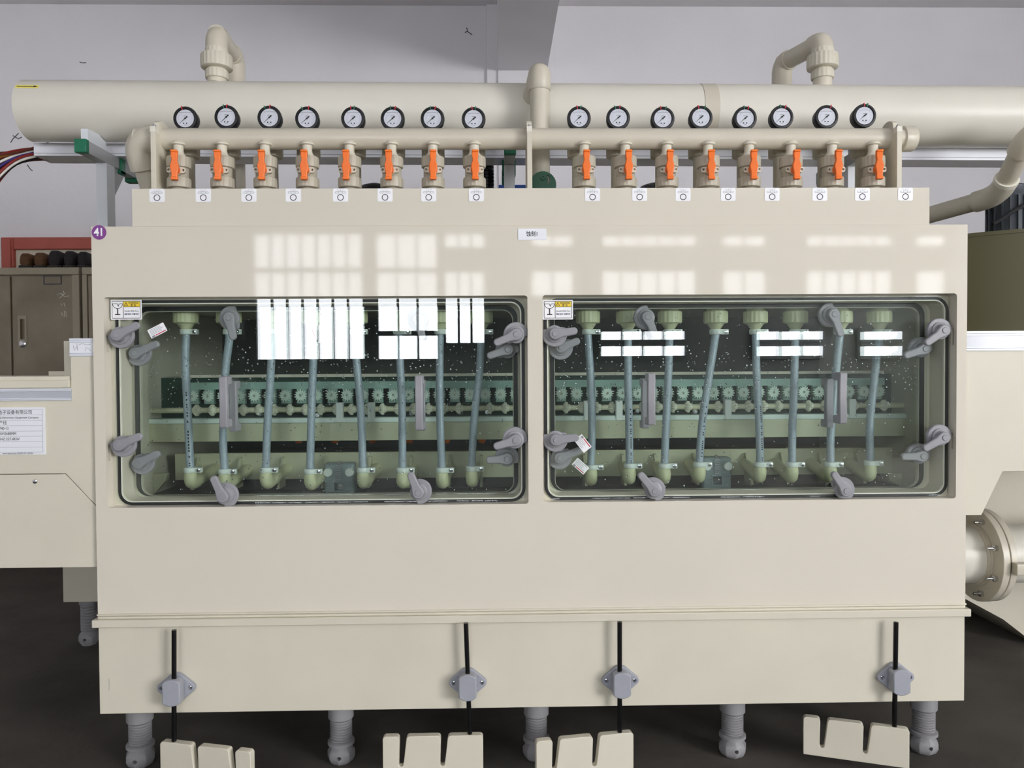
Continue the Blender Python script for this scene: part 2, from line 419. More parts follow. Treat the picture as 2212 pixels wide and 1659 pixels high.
# chamber inside
zfl = PZ(732, 1032, 0.25)      # chamber floor top is zfl-0.05
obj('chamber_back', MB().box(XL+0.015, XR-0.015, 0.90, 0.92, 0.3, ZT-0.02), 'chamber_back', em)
obj('chamber_side', MB().box(XL+0.0142, XL+0.03, 0.1182, 0.9, 0.3, ZT-0.02), 'panel_matte', em)
obj('chamber_side', MB().box(XR-0.03, XR-0.0142, 0.1182, 0.9, 0.3, ZT-0.02), 'panel_matte', em)
obj('chamber_roof', MB().box(XL+0.031, XR-0.031, 0.1182, 0.9, PZ(1106, 655, 0.2), ZT-0.02), 'panel_matte', em)
obj('chamber_floor', MB().box(XL+0.031, XR-0.031, 0.1182, 0.9, 0.36, zfl-0.05), 'tank_black', em)
obj('divider', MB().box(xm-0.012, xm+0.012, 0.1182, 0.17, zfl-0.05, PZ(1106, 655, 0.2)), 'panel_matte', em)
# upper panel above the hood
tp = [PX(283, 445, 0.0), PX(2010, 445, 0.0)]
zt2 = PZ(1106, 405.5, 0.0)
obj('upper_panel', MB().box(tp[0], tp[1], 0.004, 0.016, ZT+0.0005, zt2), 'panel', em, bevel=0.0015)
obj('upper_panel_return', MB().box(tp[0], tp[0]+0.012, 0.0162, 0.17, ZT, zt2).box(tp[1]-0.012, tp[1], 0.0162, 0.17, ZT, zt2), 'panel', em)
# skirt, ledge
zl0, zl1 = PZ(205, 1357, -0.015), PZ(205, 1337, -0.015)
lx0, lx1 = PX(198, 1347, -0.015), PX(2098, 1322, -0.015)
obj('ledge_strip', MB().box(lx0, lx1, -0.016, 0.06, zl0, zl1-0.004).box(lx0+0.012, lx1-0.012, -0.008, 0.06, zl1-0.004, zl1+0.003).box(XL-0.002, XR+0.002, -0.004, 0.06, zl1+0.003, zl1+0.009), 'panel_matte', em, bevel=0.002)
bx_l = (PX(212, 1360, 0)+PX(216, 1545, 0))/2; bx_r = (PX(2085, 1330, 0)+PX(2082, 1511, 0))/2
obj('base_panel', MB().box(bx_l, bx_r, 0.0, 0.014, 0.0, zl0-0.0004), 'panel_matte', em, bevel=0.0015)
obj('base_side', MB().box(bx_l, bx_l+0.014, 0.0142, YB, 0.0, zl0).box(bx_r-0.014, bx_r, 0.0142, YB, 0.0, zl0), 'panel_matte', em)
obj('base_floor', MB().box(bx_l, bx_r, 0.0142, YB, 0.0, 0.014), 'panel_matte', em)
# feet
def foot(x, y):
    z0 = FLOOR
    f = obj('levelling_foot', MB().lathe((x, y, z0), (0, 0, 1), [(0.027, 0), (0.035, 0.006), (0.0405, 0.018), (0.0405, 0.034), (0.031, 0.047), (0.029, 0.06)], seg=8), 'foot_grey', em, bevel=0.002)
    obj('foot_flange', MB().lathe((x, y, z0+0.056), (0, 0, 1), [(0.030, -0.004), (0.0385, -0.001), (0.0385, 0.007), (0.033, 0.010)], 28), 'foot_grey', f)
    pr = []; zz = 0.066; n = 8; h = (0.128-0.066)/n
    for i in range(n):
        pr += [(0.0265, zz), (0.0315, zz+h*0.3), (0.0315, zz+h*0.62), (0.0265, zz+h*0.92)]; zz += h
    obj('foot_thread', MB().lathe((x, y, z0), (0, 0, 1), pr, 24), 'foot_grey', f, ang=20)
    obj('foot_collar', MB().lathe((x, y, z0), (0, 0, 1), [(0.030, 0.126), (0.0365, 0.132), (0.0365, -z0)], 28), 'foot_grey', f)
    cut(f, MB().lathe((x+0.001, y-0.012, z0+0.026), (0, -1, 0), [(0.0058, 0), (0.0058, 0.04)], 14))
for px in (303, 737, 1158.5, 1582, 1995):
    foot(P(px, 1590, 0.12).x, 0.12)
# stickers
def sheet(x, z, w, h, y, rr=0.003, th=0.0006): return MB().prism(rrect(x-w/2, x+w/2, z-h/2, z+h/2, rr, 4), y-th, y)
for i, (px, py) in enumerate(((339, 418), (439, 418.5), (537.5, 419), (633.5, 419.5), (735.5, 421), (831.7, 421), (926, 421.5), (1029, 421.5), (1280, 420), (1381.7, 419.5), (1475.7, 418.5), (1573, 419), (1668, 418.5), (1771, 417.5), (1863, 416.5), (1956, 415.5))):
    c = P(px, py, 0.003); x, z = c.x, zt2-0.0185
    s = obj('spray_sticker', sheet(x, z, 0.0415, 0.0355, 0.0036, 0.004), 'sticker', em, label='white sticker with ring and spray bar symbol')
    y = 0.0028
    obj('ring_symbol', MB().ring(circ(x, z-0.0065, 0.0088, 28), circ(x, z-0.0065, 0.0069, 28), y-0.0002, y), 'ink', s, flat=True)
    mb = MB().ring(rrect(x-0.0145, x+0.0145, z+0.0045, z+0.0093, 0.0023, 4), rrect(x-0.0136, x+0.0136, z+0.0054, z+0.0084, 0.0014, 4), y-0.0002, y)
    for dx in (-0.0055, 0.0055): mb.box(x+dx-0.0004, x+dx+0.0004, y-0.0002, y, z+0.005, z+0.009)
    for dx, ex in ((-0.0028, -0.0085), (0, 0), (0.0028, 0.0085)):
        mb.add([(x+dx-0.0004, y-0.0002, z+0.0102), (x+dx+0.0004, y-0.0002, z+0.0102), (x+ex+0.0004, y-0.0002, z+0.0158), (x+ex-0.0004, y-0.0002, z+0.0158)], [(0, 1, 2, 3)])
    obj('spray_symbol', mb, 'ink_grey', s, flat=True)
c = P(214, 502, -0.0005)
s = obj('number_sticker', MB().prism(circ(c.x, c.z, 0.0195, 36), -0.001, -0.0002), 'purple', em, label='round purple sticker reading 41')
text('digits', '41', 0.029, c.x, -0.0013, c.z, 'white_ink', s, bold=0.0009, squash=0.9)
c = P(1149.5, 506, -0.001)
s = obj('name_sticker', sheet(c.x, c.z, 0.0775, 0.0305, -0.0004, 0.0015, 0.0012), 'plate_white', em, label='small white label with two Chinese characters and 1')
text('label_text', '蚀刻1', 0.0155, c.x, -0.0019, c.z, 'ink', s, bold=0.0002, squash=0.85)
def scuff(pts, r=0.0006): obj('scuff', MB().tube(pts, r, 5), 'ink_grey', em)
scuff([P(235, 1465, 0), P(236, 1478, 0), P(235.5, 1492, 0)])

# ------------------------------------------------------------------ glass covers
def latch(root, hub, tip, Yp, mat, Yfront, lim):
    h = P(hub[0], hub[1], Yfront); t = P(tip[0], tip[1], Yfront)
    a = math.atan2(t.z-h.z, t.x-h.x); L = math.hypot(t.z-h.z, t.x-h.x)
    T = Matrix.Translation((h.x, Yp, h.z)) @ Matrix.Rotation(-a, 4, 'Y')
    R = 0.035
    pts = circ(0, 0, R, 30, 158, 382, True)
    pts = [p for p in pts] + [(0.022, 0.0165), (-0.030, 0.0165)]
    mb = MB().prism(pts, 0.0, -0.013).xf(T)      # the flange is flattened where it meets the window return
    for p in mb.v: p.x = min(max(p.x, lim[0]-0.0004), lim[1]+0.0004); p.z = min(max(p.z, lim[2]-0.0004), lim[3]+0.0004)
    base = obj('latch', mb, mat, root, bevel=0.002)
    obj('latch_hub', MB().lathe((0, -0.0131, 0), (0, -1, 0), [(0.0245, 0), (0.024, 0.004), (0.0185, 0.006), (0.017, 0.012)], 28).xf(T), mat, base)
    r0, r1 = 0.0165, 0.0105
    Lc = max(0.04, L-0.004)
    lev = circ(0, 0, r0, 16, 70, 290, True) + [(0.022, -0.0112)] + circ(Lc-r1*0.5, 0, r1, 12, -75, 75, True) + [(0.022, 0.0112)]
    obj('lever', MB().prism(lev, -0.0252, -0.0385).xf(T), mat, base, bevel=0.0035, seg=3)
    obj('pivot_cap', MB().lathe((0, -0.0386, 0), (0, -1, 0), [(0.0085, 0), (0.0085, 0.0012), (0.0075, 0.0022)], 20).xf(T), mat, base)
def pull(root, px, y0, y1, Yp, Yf, mat):
    c0 = P(px, y0, Yf); c1 = P(px, y1, Yf); x = c0.x; zt, zb = c0.z, c1.z
    d = Yp-Yf
    prof = [(0, zt), (-d+0.004, zt), (-d, zt-0.006), (-d+0.003, (zt+zb)/2), (-d, zb+0.006), (-d+0.004, zb), (0, zb), (0, zb+0.022), (-d+0.02, zb+0.024), (-d+0.02, zt-0.024), (0, zt-0.022)]
    obj('handle', MB().prism([(Yp+u, v) for u, v in prof], x-0.0105, x+0.0105, 'yz'), mat, root, bevel=0.003, seg=3)
def warn(root, x, z, Y):
    w, h = 0.0845, 0.0545
    s = obj('warning_sticker', sheet(x, z, w, h, Y, 0.002, 0.0006), 'sticker', root, label='white and yellow fragile glass warning sticker')
    y = Y-0.0009
    bw, bh = w-0.007, h-0.007
    mb = MB().ring(rrect(x-bw/2, x+bw/2, z-bh/2, z+bh/2, 0.0006, 2), rrect(x-bw/2+0.0012, x+bw/2-0.0012, z-bh/2+0.0012, z+bh/2-0.0012, 0.0004, 2), y-0.0002, y)
    xd = x-0.0075
    mb.box(xd-0.0006, xd+0.0006, y-0.0002, y, z-bh/2, z+bh/2); mb.box(xd, x+bw/2, y-0.0002, y, z+0.0072, z+0.0082)
    obj('border', mb, 'ink', s, flat=True)
    obj('yellow_field', MB().box(xd+0.0007, x+bw/2-0.0013, y-0.0001, y+0.0002, z+0.0083, z+bh/2-0.0013), 'yellow', s, flat=True)
    tx = xd+0.0075; tz = z+0.0152
    obj('triangle', MB().ring([(tx-0.0058, tz-0.0045), (tx+0.0058, tz-0.0045), (tx, tz+0.006)], [(tx-0.0042, tz-0.0035), (tx+0.0042, tz-0.0035), (tx, tz+0.0042)], y-0.0005, y-0.0003).box(tx-0.0005, tx+0.0005, y-0.0005, y-0.0003, tz-0.001, tz+0.0025).box(tx-0.0005, tx+0.0005, y-0.0005, y-0.0003, tz-0.0028, tz-0.0018), 'ink', s, flat=True)
    text('warning_text', 'WARNING', 0.0066, xd+0.0275, y-0.0004, z+0.0182, 'ink', s, bold=0.00008, squash=0.86)
    text('warning_text', '警 告', 0.0066, xd+0.0275, y-0.0004, z+0.0115, 'ink', s, bold=0.0001)
    text('care_text', 'Handle With Care', 0.0062, xd+0.0228, y-0.0004, z-0.004, 'ink', s, squash=0.82)
    text('care_text', '易碎玻璃 轻拿轻放', 0.0053, xd+0.0228, y-0.0004, z-0.0125, 'navy', s, bold=0.0001, squash=0.9)
    gx, gz = xd-0.0155, z
    mb = MB()
    def stroke(pp, r=0.0007):
        for i in range(len(pp)-1):
            a = Vector((pp[i][0], 0, pp[i][1])); b = Vector((pp[i+1][0], 0, pp[i+1][1])); t = (b-a).normalized(); n = Vector((-t.z, 0, t.x))*r
            mb.add([(p.x, y-0.0003, p.z) for p in (a-n-t*r*0.7, b-n+t*r*0.7, b+n+t*r*0.7, a+n-t*r*0.7)], [(0, 1, 2, 3)])
    bowl = circ(gx, gz+0.0165, 0.0135, 16, 180, 360, True)
    stroke([(gx-0.0135, gz+0.0165), (gx-0.001, gz+0.0165), (gx+0.0022, gz+0.009), (gx+0.0035, gz+0.0145), (gx+0.006, gz+0.0165), (gx+0.0135, gz+0.0165)])
    stroke(bowl); stroke([(gx-0.0009, gz+0.003), (gx-0.0009, gz-0.0125)]); stroke([(gx+0.0009, gz+0.003), (gx+0.0009, gz-0.0125)])
    stroke([(gx-0.0065, gz-0.013), (gx+0.0065, gz-0.013)], 0.0011)
    obj('glass_symbol', mb, 'ink', s, flat=True)
def film_tag(root, px, py, w, h, rot, Y, red=-1, pale=False):
    c = P(px, py, Y); T = Matrix.Translation((c.x, Y, c.z)) @ Matrix.Rotation(-math.radians(rot), 4, 'Y')
    s = obj('film_tag', MB().prism(rrect(-w/2, w/2, -h/2, h/2, 0.0015, 3), -0.0005, 0).xf(T), 'sticker', root, label='small white paper tag with a red stripe stuck on the glass')
    zr = red*h*0.36
    obj('red_stripe', MB().box(-w*0.20, w*0.44, -0.0008, -0.0006, zr-h*0.045, zr+h*0.045).xf(T), 'ink_red', s, flat=True)
    mb = MB()
    for k in range(5):
        zz = -red*h*(0.36-0.13*k); mb.box(-w*0.42, w*(0.1+0.3*random.random()), -0.0008, -0.0006, zz-h*0.018, zz+h*0.018)
    mb.box(-w*0.42, -w*0.24, -0.0008, -0.0006, zr-h*0.12, zr+h*0.09)
    obj('print_lines', mb.xf(T), 'ink_grey', s, flat=True)

outer_latches = [[((250, 724), (298, 700)), ((255, 962), (304, 941)), ((1115.4, 722), (1068, 742)), ((1113.6, 951.7), (1067, 966)), ((479, 1074), (458, 1030)), ((903, 1065.5), (885, 1022))],
                 [((1199.6, 720.7), (1247, 714)), ((1201.5, 951), (1250, 945)), ((2042, 713.5), (2001, 743)), ((2042, 945.8), (1997, 971)), ((1415, 1062), (1382, 1023)), ((1829, 1061), (1801, 1021))]]
inner_latches = [[((289, 763), (341, 741)), ((297, 1001), (343, 978)), ((1097, 755), (1053, 770)), ((1095.7, 991.8), (1051, 994.5)), ((493, 686), (503, 733)), ((904, 689), (912, 733))],
                 [((1213, 750), (1252, 735)), ((1210, 990), (1256, 972)), ((2000, 753.6), (1955, 769)), ((1995, 986), (1949, 987)), ((1399.6, 684.6), (1418, 730)), ((1803, 678.4), (1819, 726))]]
outer_handles = [[(480, 813, 925), (904, 811, 930)], [(1408, 806, 919), (1823, 804, 916)]]
inner_handles = [[(501, 823, 933), (909, 821, 931)], [(1395, 818, 926), (1794, 818, 924)]]
for k in range(2):
    o = O0[k]; side = ('beside the number 41 sticker', 'beside the olive tank')[k]
    g = thing('glass_cover', 'outer clear glass window cover with grey latches, its warning sticker %s' % side, 'glass cover', ((o[0]+o[1])/2, 0.03, o[2]))
    a = (o[0]+0.009, o[1]-0.004, o[2]+0.004, o[3]-0.004)
    obj('pane', MB().prism(rrect(*a, 0.02), 0.028, 0.035), 'glass', g)
    q = O1[k]
    obj('gasket', MB().ring(rrect(q[0]-0.013, q[1]+0.013, q[2]-0.011, q[3]+0.011, 0.038), rrect(q[0]-0.004, q[1]+0.004, q[2]-0.003, q[3]+0.003, 0.030), 0.0352, 0.0401), 'black_rubber', g)
    obj('gasket_lip', MB().ring(rrect(q[0]-0.004, q[1]+0.004, q[2]-0.003, q[3]+0.003, 0.030), rrect(q[0]-0.0005, q[1]+0.0005, q[2]-0.0005, q[3]+0.0005, 0.027), 0.0352, 0.0401), 'edge_white', g)
    for hub, tip in outer_latches[k]: latch(g, hub, tip, 0.0279, 'latch_grey', -0.0106, O0[k])
    for px, y0, y1 in outer_handles[k]: pull(g, px, y0, y1, 0.0279, -0.018, 'latch_grey')
    c = P((272.5, 1205)[k], (669, 669)[k], 0.027)
    warn(g, c.x, c.z, 0.0278)
    if k == 0: film_tag(g, 340, 714, 0.049, 0.026, 27, 0.0278, -1)
    else: film_tag(g, 1259, 958, 0.045, 0.028, -52, 0.0278, 1)
    # inner cover
    q = O2[k]
    g = thing('inner_glass_cover', 'inner wet glass cover with dark grey latches, window %s' % side, 'glass cover', ((q[0]+q[1])/2, 0.095, q[2]))
    a = (max(q[0]-0.018, O1[k][0]+0.003), min(q[1]+0.018, O1[k][1]-0.003), max(q[2]-0.002, O1[k][2]+0.001), min(q[3]+0.016, O1[k][3]-0.002))
    obj('pane', MB().prism(rrect(*a, 0.03), 0.093, 0.1), 'glass_inner', g)
    obj('gasket', MB().ring(rrect(q[0]-0.014, q[1]+0.014, q[2]-0.001, q[3]+0.014, 0.036), rrect(q[0]-0.002, q[1]+0.002, q[2], q[3]+0.002, 0.030), 0.1002, 0.1051), 'black_rubber', g)
    for hub, tip in inner_latches[k]: latch(g, hub, tip, 0.0929, 'latch_grey', 0.0544, O1[k])
    for px, y0, y1 in inner_handles[k]: pull(g, px, y0, y1, 0.0929, 0.05, 'latch_grey')
    if k == 0: film_tag(g, 688, 722, 0.046, 0.033, 112, 0.0928, 1)
    else: film_tag(g, 1254, 1007, 0.045, 0.026, -42, 0.0928, -1)
    mb = MB()
    for i in range(900):
        x = random.uniform(q[0]+0.01, q[1]-0.01)
        t = random.random()
        z = q[2]+(q[3]-q[2])*(t if random.random() < 0.5 else random.gauss(0.66, 0.10))
        z = min(max(z, q[2]+0.01), q[3]-0.01)
        r = random.uniform(0.0007, 0.0024); st = random.uniform(1.0, 1.7)
        vs = [(x+r*math.cos(b), 0.1002, z+st*r*math.sin(b)) for b in [j*PI/3 for j in range(6)]]
        mb.add(vs+[(x, 0.1002+r*0.7, z)], [(j, (j+1) % 6, 6) for j in range(6)])
    obj('water_drops', mb, 'droplet', g, kind='stuff')

# ------------------------------------------------------------------ inside: hoses
def spray_hose(pts, i):
    Y = 0.165
    top = P(pts[0][0], 700, Y); bot = P(pts[-1][0], pts[-1][1], Y)
    g = thing('spray_hose', 'clear braided hose behind glass, %s' % ('%s from the 41 sticker end' % ORD[i] if i < 8 else '%s from the olive tank end' % ORD[15-i]), 'hose', (bot.x, Y, bot.z), 'spray hoses hanging in the machine')
    zc = PZ(1106, 655, 0.2)
    x = top.x; zt = PZ(pts[0][0], 672, Y); znb = PZ(pts[0][0], 699, Y)
    obj('union_nut', MB().nut((x, Y, znb), (0, 0, 1), 0.036, zt-znb, 18).tube([(x, Y, zt-0.004), (x, Y, zc)], 0.026), 'elbow_pp', g)
    zk = PZ(pts[0][0], 717, Y)
    obj('hose_barb', MB().lathe((x, Y, zk-0.006), (0, 0, 1), [(0.014, 0), (0.0155, 0.008), (0.014, 0.014), (0.021, znb-zk), (0.027, znb-zk+0.008)], 20), 'elbow_pp', g)
    path = [P(pts[0][0], 712, Y)]+[P(a, b, Y) for a, b in pts]+[P(pts[-1][0], pts[-1][1]+10, Y)]
    path = smoothpath([path[0]]+path[1:], 5)
    obj('hose', MB().tube(path, 0.0115, 14), 'hose_body', g)
    if i in (0, 9, 11, 12):
        mb = MB()
        for q in range(len(path)//2, len(path)-3):
            a_ = path[q]; b_ = path[q+1]; d_ = b_-a_
            for w_ in range(4):
                if random.random() < 0.62:
                    c_ = a_+d_*(w_/4.0+0.05); e_ = c_+d_*0.16
                    mb.add([(c_.x+0.001, Y-0.0117, c_.z), (c_.x+0.005, Y-0.0112, c_.z), (e_.x+0.005, Y-0.0112, e_.z), (e_.x+0.001, Y-0.0117, e_.z)], [(0, 1, 2, 3)])
        obj('hose_print', mb, 'ink', g, flat=True)
    for zz, xx in ((zk, x), (PZ(pts[-1][0], pts[-1][1]+8, Y), bot.x)):
        cl = obj('hose_clamp', MB().lathe((xx, Y, zz-0.0075), (0, 0, 1), [(0.0165, 0), (0.018, 0.002), (0.018, 0.013), (0.0165, 0.015)], 24).box(xx+0.014, xx+0.036, Y-0.010, Y+0.004, zz-0.0075, zz+0.0075), 'white_plastic', g, bevel=0.001)
        obj('clamp_screw', MB().lathe((xx+0.028, Y-0.0101, zz), (0, -1, 0), [(0.006, 0), (0.006, 0.003), (0.004, 0.0036)], 14), 'chrome', cl)
    zb = bot.z
    obj('elbow', MB().tube(fillet([(bot.x, Y, zb-0.012), (bot.x, Y, zb-0.054), (bot.x+0.012, Y+0.178, zb-0.030)], 0.022), [0.0135]+[0.0185]*9).lathe((bot.x, Y, zb-0.03), (0, 0, 1), [(0.0185, 0), (0.017, 0.009), (0.0135, 0.013)], 20), 'elbow_pp', g)
hi = 0
for pts in ([(402, 725), (400.6, 788), (405, 882), (411, 1007)], [(494.7, 738), (487, 804), (482, 945), (485, 1010)], [(588.7, 725), (584, 819), (578, 913), (574.6, 1007)],
            [(679, 725), (676.5, 788), (673, 882), (670, 1010)], [(768, 725), (769.7, 775), (779, 882), (784, 1007)], [(862, 725), (864, 775), (868.5, 882), (869.4, 1007)],
            [(951, 725), (950, 775), (950, 882), (954.7, 1007)], [(1039, 725), (1036, 804), (1025, 898), (1019, 1004)],
            [(1270, 725), (1276, 819), (1279, 913), (1276.7, 1001)], [(1357, 720), (1357, 819), (1359, 920), (1360, 998)], [(1446.6, 720), (1443.5, 819), (1439, 913), (1435.6, 998)],
            [(1546, 722), (1531, 819), (1517, 913), (1511, 995)], [(1631.7, 722), (1635, 819), (1639.6, 913), (1642, 995)], [(1718, 720), (1716, 819), (1712, 913), (1711, 995)],
            [(1814, 725), (1805.7, 804), (1795, 929), (1794, 995)], [(1899, 730), (1888.8, 819), (1879, 913), (1880, 992)]):
    spray_hose(pts, hi); hi += 1
# spray pipe carrier (lower beige panel) and triangular brackets
g = thing('pipe_carrier', 'beige horizontal carrier board behind the hose elbows', 'carrier', (0, 0.34, zfl-0.05))
zc0, zc1 = PZ(740, 1034, 0.34), PZ(740, 977, 0.34)
obj('board', MB().box(PX(378, 1005, 0.34), min(PX(1935, 985, 0.34), XR-0.0305), 0.34, 0.355, zc0, zc1), 'trough', g, bevel=0.001)
for px in (430, 520, 612, 705, 800, 888, 972, 1040, 1262, 1345, 1415, 1498, 1612, 1688, 1770, 1850):
    x = PX(px, 1010, 0.33)
    obj('rib', MB().prism([(0.3398, zc1-0.012), (0.325, zc1-0.014), (0.27, zc0-0.02), (0.3398, zc0-0.02)], x-0.004, x+0.004, 'yz'), 'trough', g)
for px, s in ((347, 1), (1948, -1)):
    a = P(px, 1030, 0.3); a.x = min(max(a.x, XL+0.0505), XR-0.0505)
    obj('end_bracket', MB().prism([(a.x-0.02*s, a.z+0.012), (a.x+0.024*s, a.z+0.012), (a.x+0.02*s, a.z-0.008), (a.x-0.018*s, max(a.z-0.055, zfl-0.0504))], 0.28, 0.3), 'trough', g)
obj('carrier_foot', MB().box(PX(400, 1005, 0.355), PX(1900, 985, 0.355), 0.355, 0.37, zfl-0.0505, zc0+0.02), 'tank_black', g)
# conveyor
YC = 0.29
g = thing('roller_conveyor', 'pale green gear driven roller conveyor behind the hoses', 'conveyor', (0, YC, zfl))
cxa, cxb = max(PX(318, 880, YC), XL+0.0295), min(PX(1968, 865, YC), XR-0.0295)
def zc(y, Y=YC): return PZ(1106, y, Y)
obj('trough', MB().box(cxa, cxb, YC-0.03, YC-0.016, zc(947), zc(909)).box(cxa, cxb, YC-0.016, 0.88, zc(947), zc(940)), 'trough', g, bevel=0.001)
obj('lower_rail', MB().box(cxa, cxb, YC-0.035, YC+0.02, zc(909), zc(898)), 'rail_white', g, bevel=0.003)
obj('back_plate', MB().box(cxa, cxb, YC+0.06, YC+0.075, zc(909), zc(812)), 'green_back', g)
obj('upper_beam', MB().box(PX(395, 830, YC+0.05), min(PX(1905, 820, YC+0.05), cxb), YC+0.035, YC+0.12, zc(812), zc(806)), 'panel_matte', g)
pitch = (PX(1560, 850, YC)-PX(1527.5, 850, YC))
gx0 = PX(418, 850, YC); ng = int((cxb-0.03-gx0)/pitch)+1
rz1, rz0, rzt = zc(837), zc(868), zc(822)
pts = [(gx0-pitch*0.5, rzt)]
pts.append((gx0-pitch*0.5, rz1))
low = []
for i in range(ng):
    x = gx0+i*pitch
    low += [(x-pitch*0.31, rz1), (x-pitch*0.31, rz0), (x+pitch*0.31, rz0), (x+pitch*0.31, rz1)]
rail = [(gx0-pitch*0.5, rz1)]+low+[(gx0+(ng-0.5)*pitch, rz1), (gx0+(ng-0.5)*pitch, rzt), (gx0-pitch*0.5, rzt)]
obj('notched_rail', MB().prism(rail, YC, YC+0.018), 'rail_green', g, label='pale green rail with notches for the roller shafts')
gr = obj('shaft', MB().tube([(cxa, YC-0.012, zc(881)), (cxb, YC-0.012, zc(881))], 0.0085, 14), 'shaft', g)
def gear_mb(R=0.0192, n=14):
    out = []; 
    for i in range(n*4):
        a = 2*PI*i/(n*4); r = R if i % 4 in (0, 1) else R*0.74
        out.append((r*math.cos(a), r*math.sin(a)))
    return MB().ring(out, circ(0, 0, R*0.2, n*4), -0.012, -0.001)
gz = zc(851)
g0 = None
for i in range(ng):
    x = gx0+i*pitch
    if g0 is None:
        g0 = obj('gear', gear_mb(), 'gear_green', None, ang=25); g0.parent = g
        w0 = obj('worm_wheel', MB().lathe((0, 0, 0), (1, 0, 0), [(0.0095, -0.011), (0.016, -0.005), (0.018, -0.002), (0.018, 0.004), (0.0115, 0.006), (0.0105, 0.012)], ribs=14, rd=0.003, ribsel=(1, 2, 3)), 'wheel', None, ang=25); w0.parent = g
        s0 = obj('shaft_end', MB().lathe((0, -0.004, 0), (0, -1, 0), [(0.0041, -0.006), (0.0041, 0.0)], 12), 'shaft', None); s0.parent = g0
        a, b = g0, w0
    else:
        a = g0.copy(); b = w0.copy(); COL.objects.link(a); COL.objects.link(b); a.parent = g; b.parent = g
        e_ = s0.copy(); COL.objects.link(e_); e_.parent = a
    a.location = Vector((x, YC-0.0005, gz))-OFF[g.name]; a.rotation_euler = (0, random.random(), 0)
    b.location = Vector((x+pitch*0.3, YC-0.012, zc(881)))-OFF[g.name]; b.rotation_euler = (random.random(), 0, 0)
for px in (734, 802, 1268, 1337, 1572, 1840):
    x = PX(px, 888, YC-0.03)
    obj('support_post', MB().box(x-0.0105, x+0.0105, YC-0.038, YC-0.015, zc(908), zc(866)).box(x-0.016, x+0.016, YC-0.036, YC-0.016, zc(908), zc(903)), 'white_plastic', g, bevel=0.002)
for px, py in ((560, 893), (686, 897), (888, 893), (1052, 890), (1377, 887), (1502, 889)):
    c = P(px, py, YC-0.02); obj('screw', MB().lathe(c, (0, -1, 0), [(0.008, -0.06), (0.008, 0), (0.006, 0.003)], 14), 'chrome', g)
for ni, px in enumerate((645, 724, 804, 884, 964, 1041)):
    c = P(px, 952, 0.6)
    t = thing('spray_nozzle', 'small orange spray nozzle under the trough, %s from the middle mullion' % ORD[5-ni], 'nozzle', (c.x, 0.6, c.z), 'orange nozzles under the trough')
    obj('nozzle_cap', MB().lathe((c.x, 0.6, c.z-0.008), (0, 0, 1), [(0.010, 0), (0.013, 0.006), (0.013, 0.018)], 12), 'orange', t)
    obj('nozzle_stem', MB().tube([(c.x, 0.6, c.z+0.0085), (c.x, 0.6, zc(947)-0.0001)], 0.008, 10), 'black_rubber', t)
# sensor boxes
for k, (px, py) in enumerate(((732, 1032), (1549, 1019))):
    Y = 0.25; c = P(px, py, Y); x, z = c.x, c.z
    t = thing('flow_sensor', 'translucent grey ribbed flow sensor box %s' % ('behind the left-hand glass beside the fifth hose', 'between widely spaced hoses under the straight printed hose')[k] if False else ('translucent grey flow sensor box close to orange nozzles', 'translucent grey flow sensor box touching a leaning hose')[k], 'sensor', (x, Y, z-0.05), 'flow sensors')
    sb_ = obj('body', MB().box(x-0.046, x+0.046, Y, Y+0.05, zfl-0.0505, z+0.044), 'sensor_box', t, bevel=0.008, seg=3)
    cut(sb_, MB().box(x-0.014, x+0.014, Y-0.01, Y+0.03, z-0.04, z-0.014))
    for s in (-1, 1):
        obj('round_cap', MB().lathe((x+s*0.033, Y+0.0005, z+0.017), (0, -1, 0), [(0.0135, 0), (0.0135, 0.008), (0.011, 0.011)], 20), 'white_plastic', t)
    mb = MB()
    for i in range(7): mb.box(x-0.009, x+0.009, Y-0.006, Y+0.0005, z-0.006+i*0.007, z-0.003+i*0.007)
    obj('ribbed_column', mb, 'latch_grey', t)
    mb = MB()
    for s in (-1, 1):
        for i in range(4): mb.box(x+s*0.030-0.012, x+s*0.030+0.012, Y-0.004, Y+0.0005, z-0.012-i*0.009, z-0.008-i*0.009)
    obj('fins', mb, 'sensor_box', t)
    obj('window_rim', MB().ring(rrect(x-0.018, x+0.018, z-0.044, z-0.010, 0.003, 3), rrect(x-0.014, x+0.014, z-0.040, z-0.014, 0.001, 3), Y-0.003, Y+0.0005), 'sensor_box', t)
    obj('bolt', MB().lathe((x+0.001, Y+0.0305, z-0.028), (0, -1, 0), [(0.007, 0), (0.007, 0.012)], 6), 'chrome', t)
    obj('top_screw', MB().lathe((x, Y+0.01, z+0.0441), (0, 0, 1), [(0.005, 0), (0.005, 0.007)], 12), 'chrome', t)

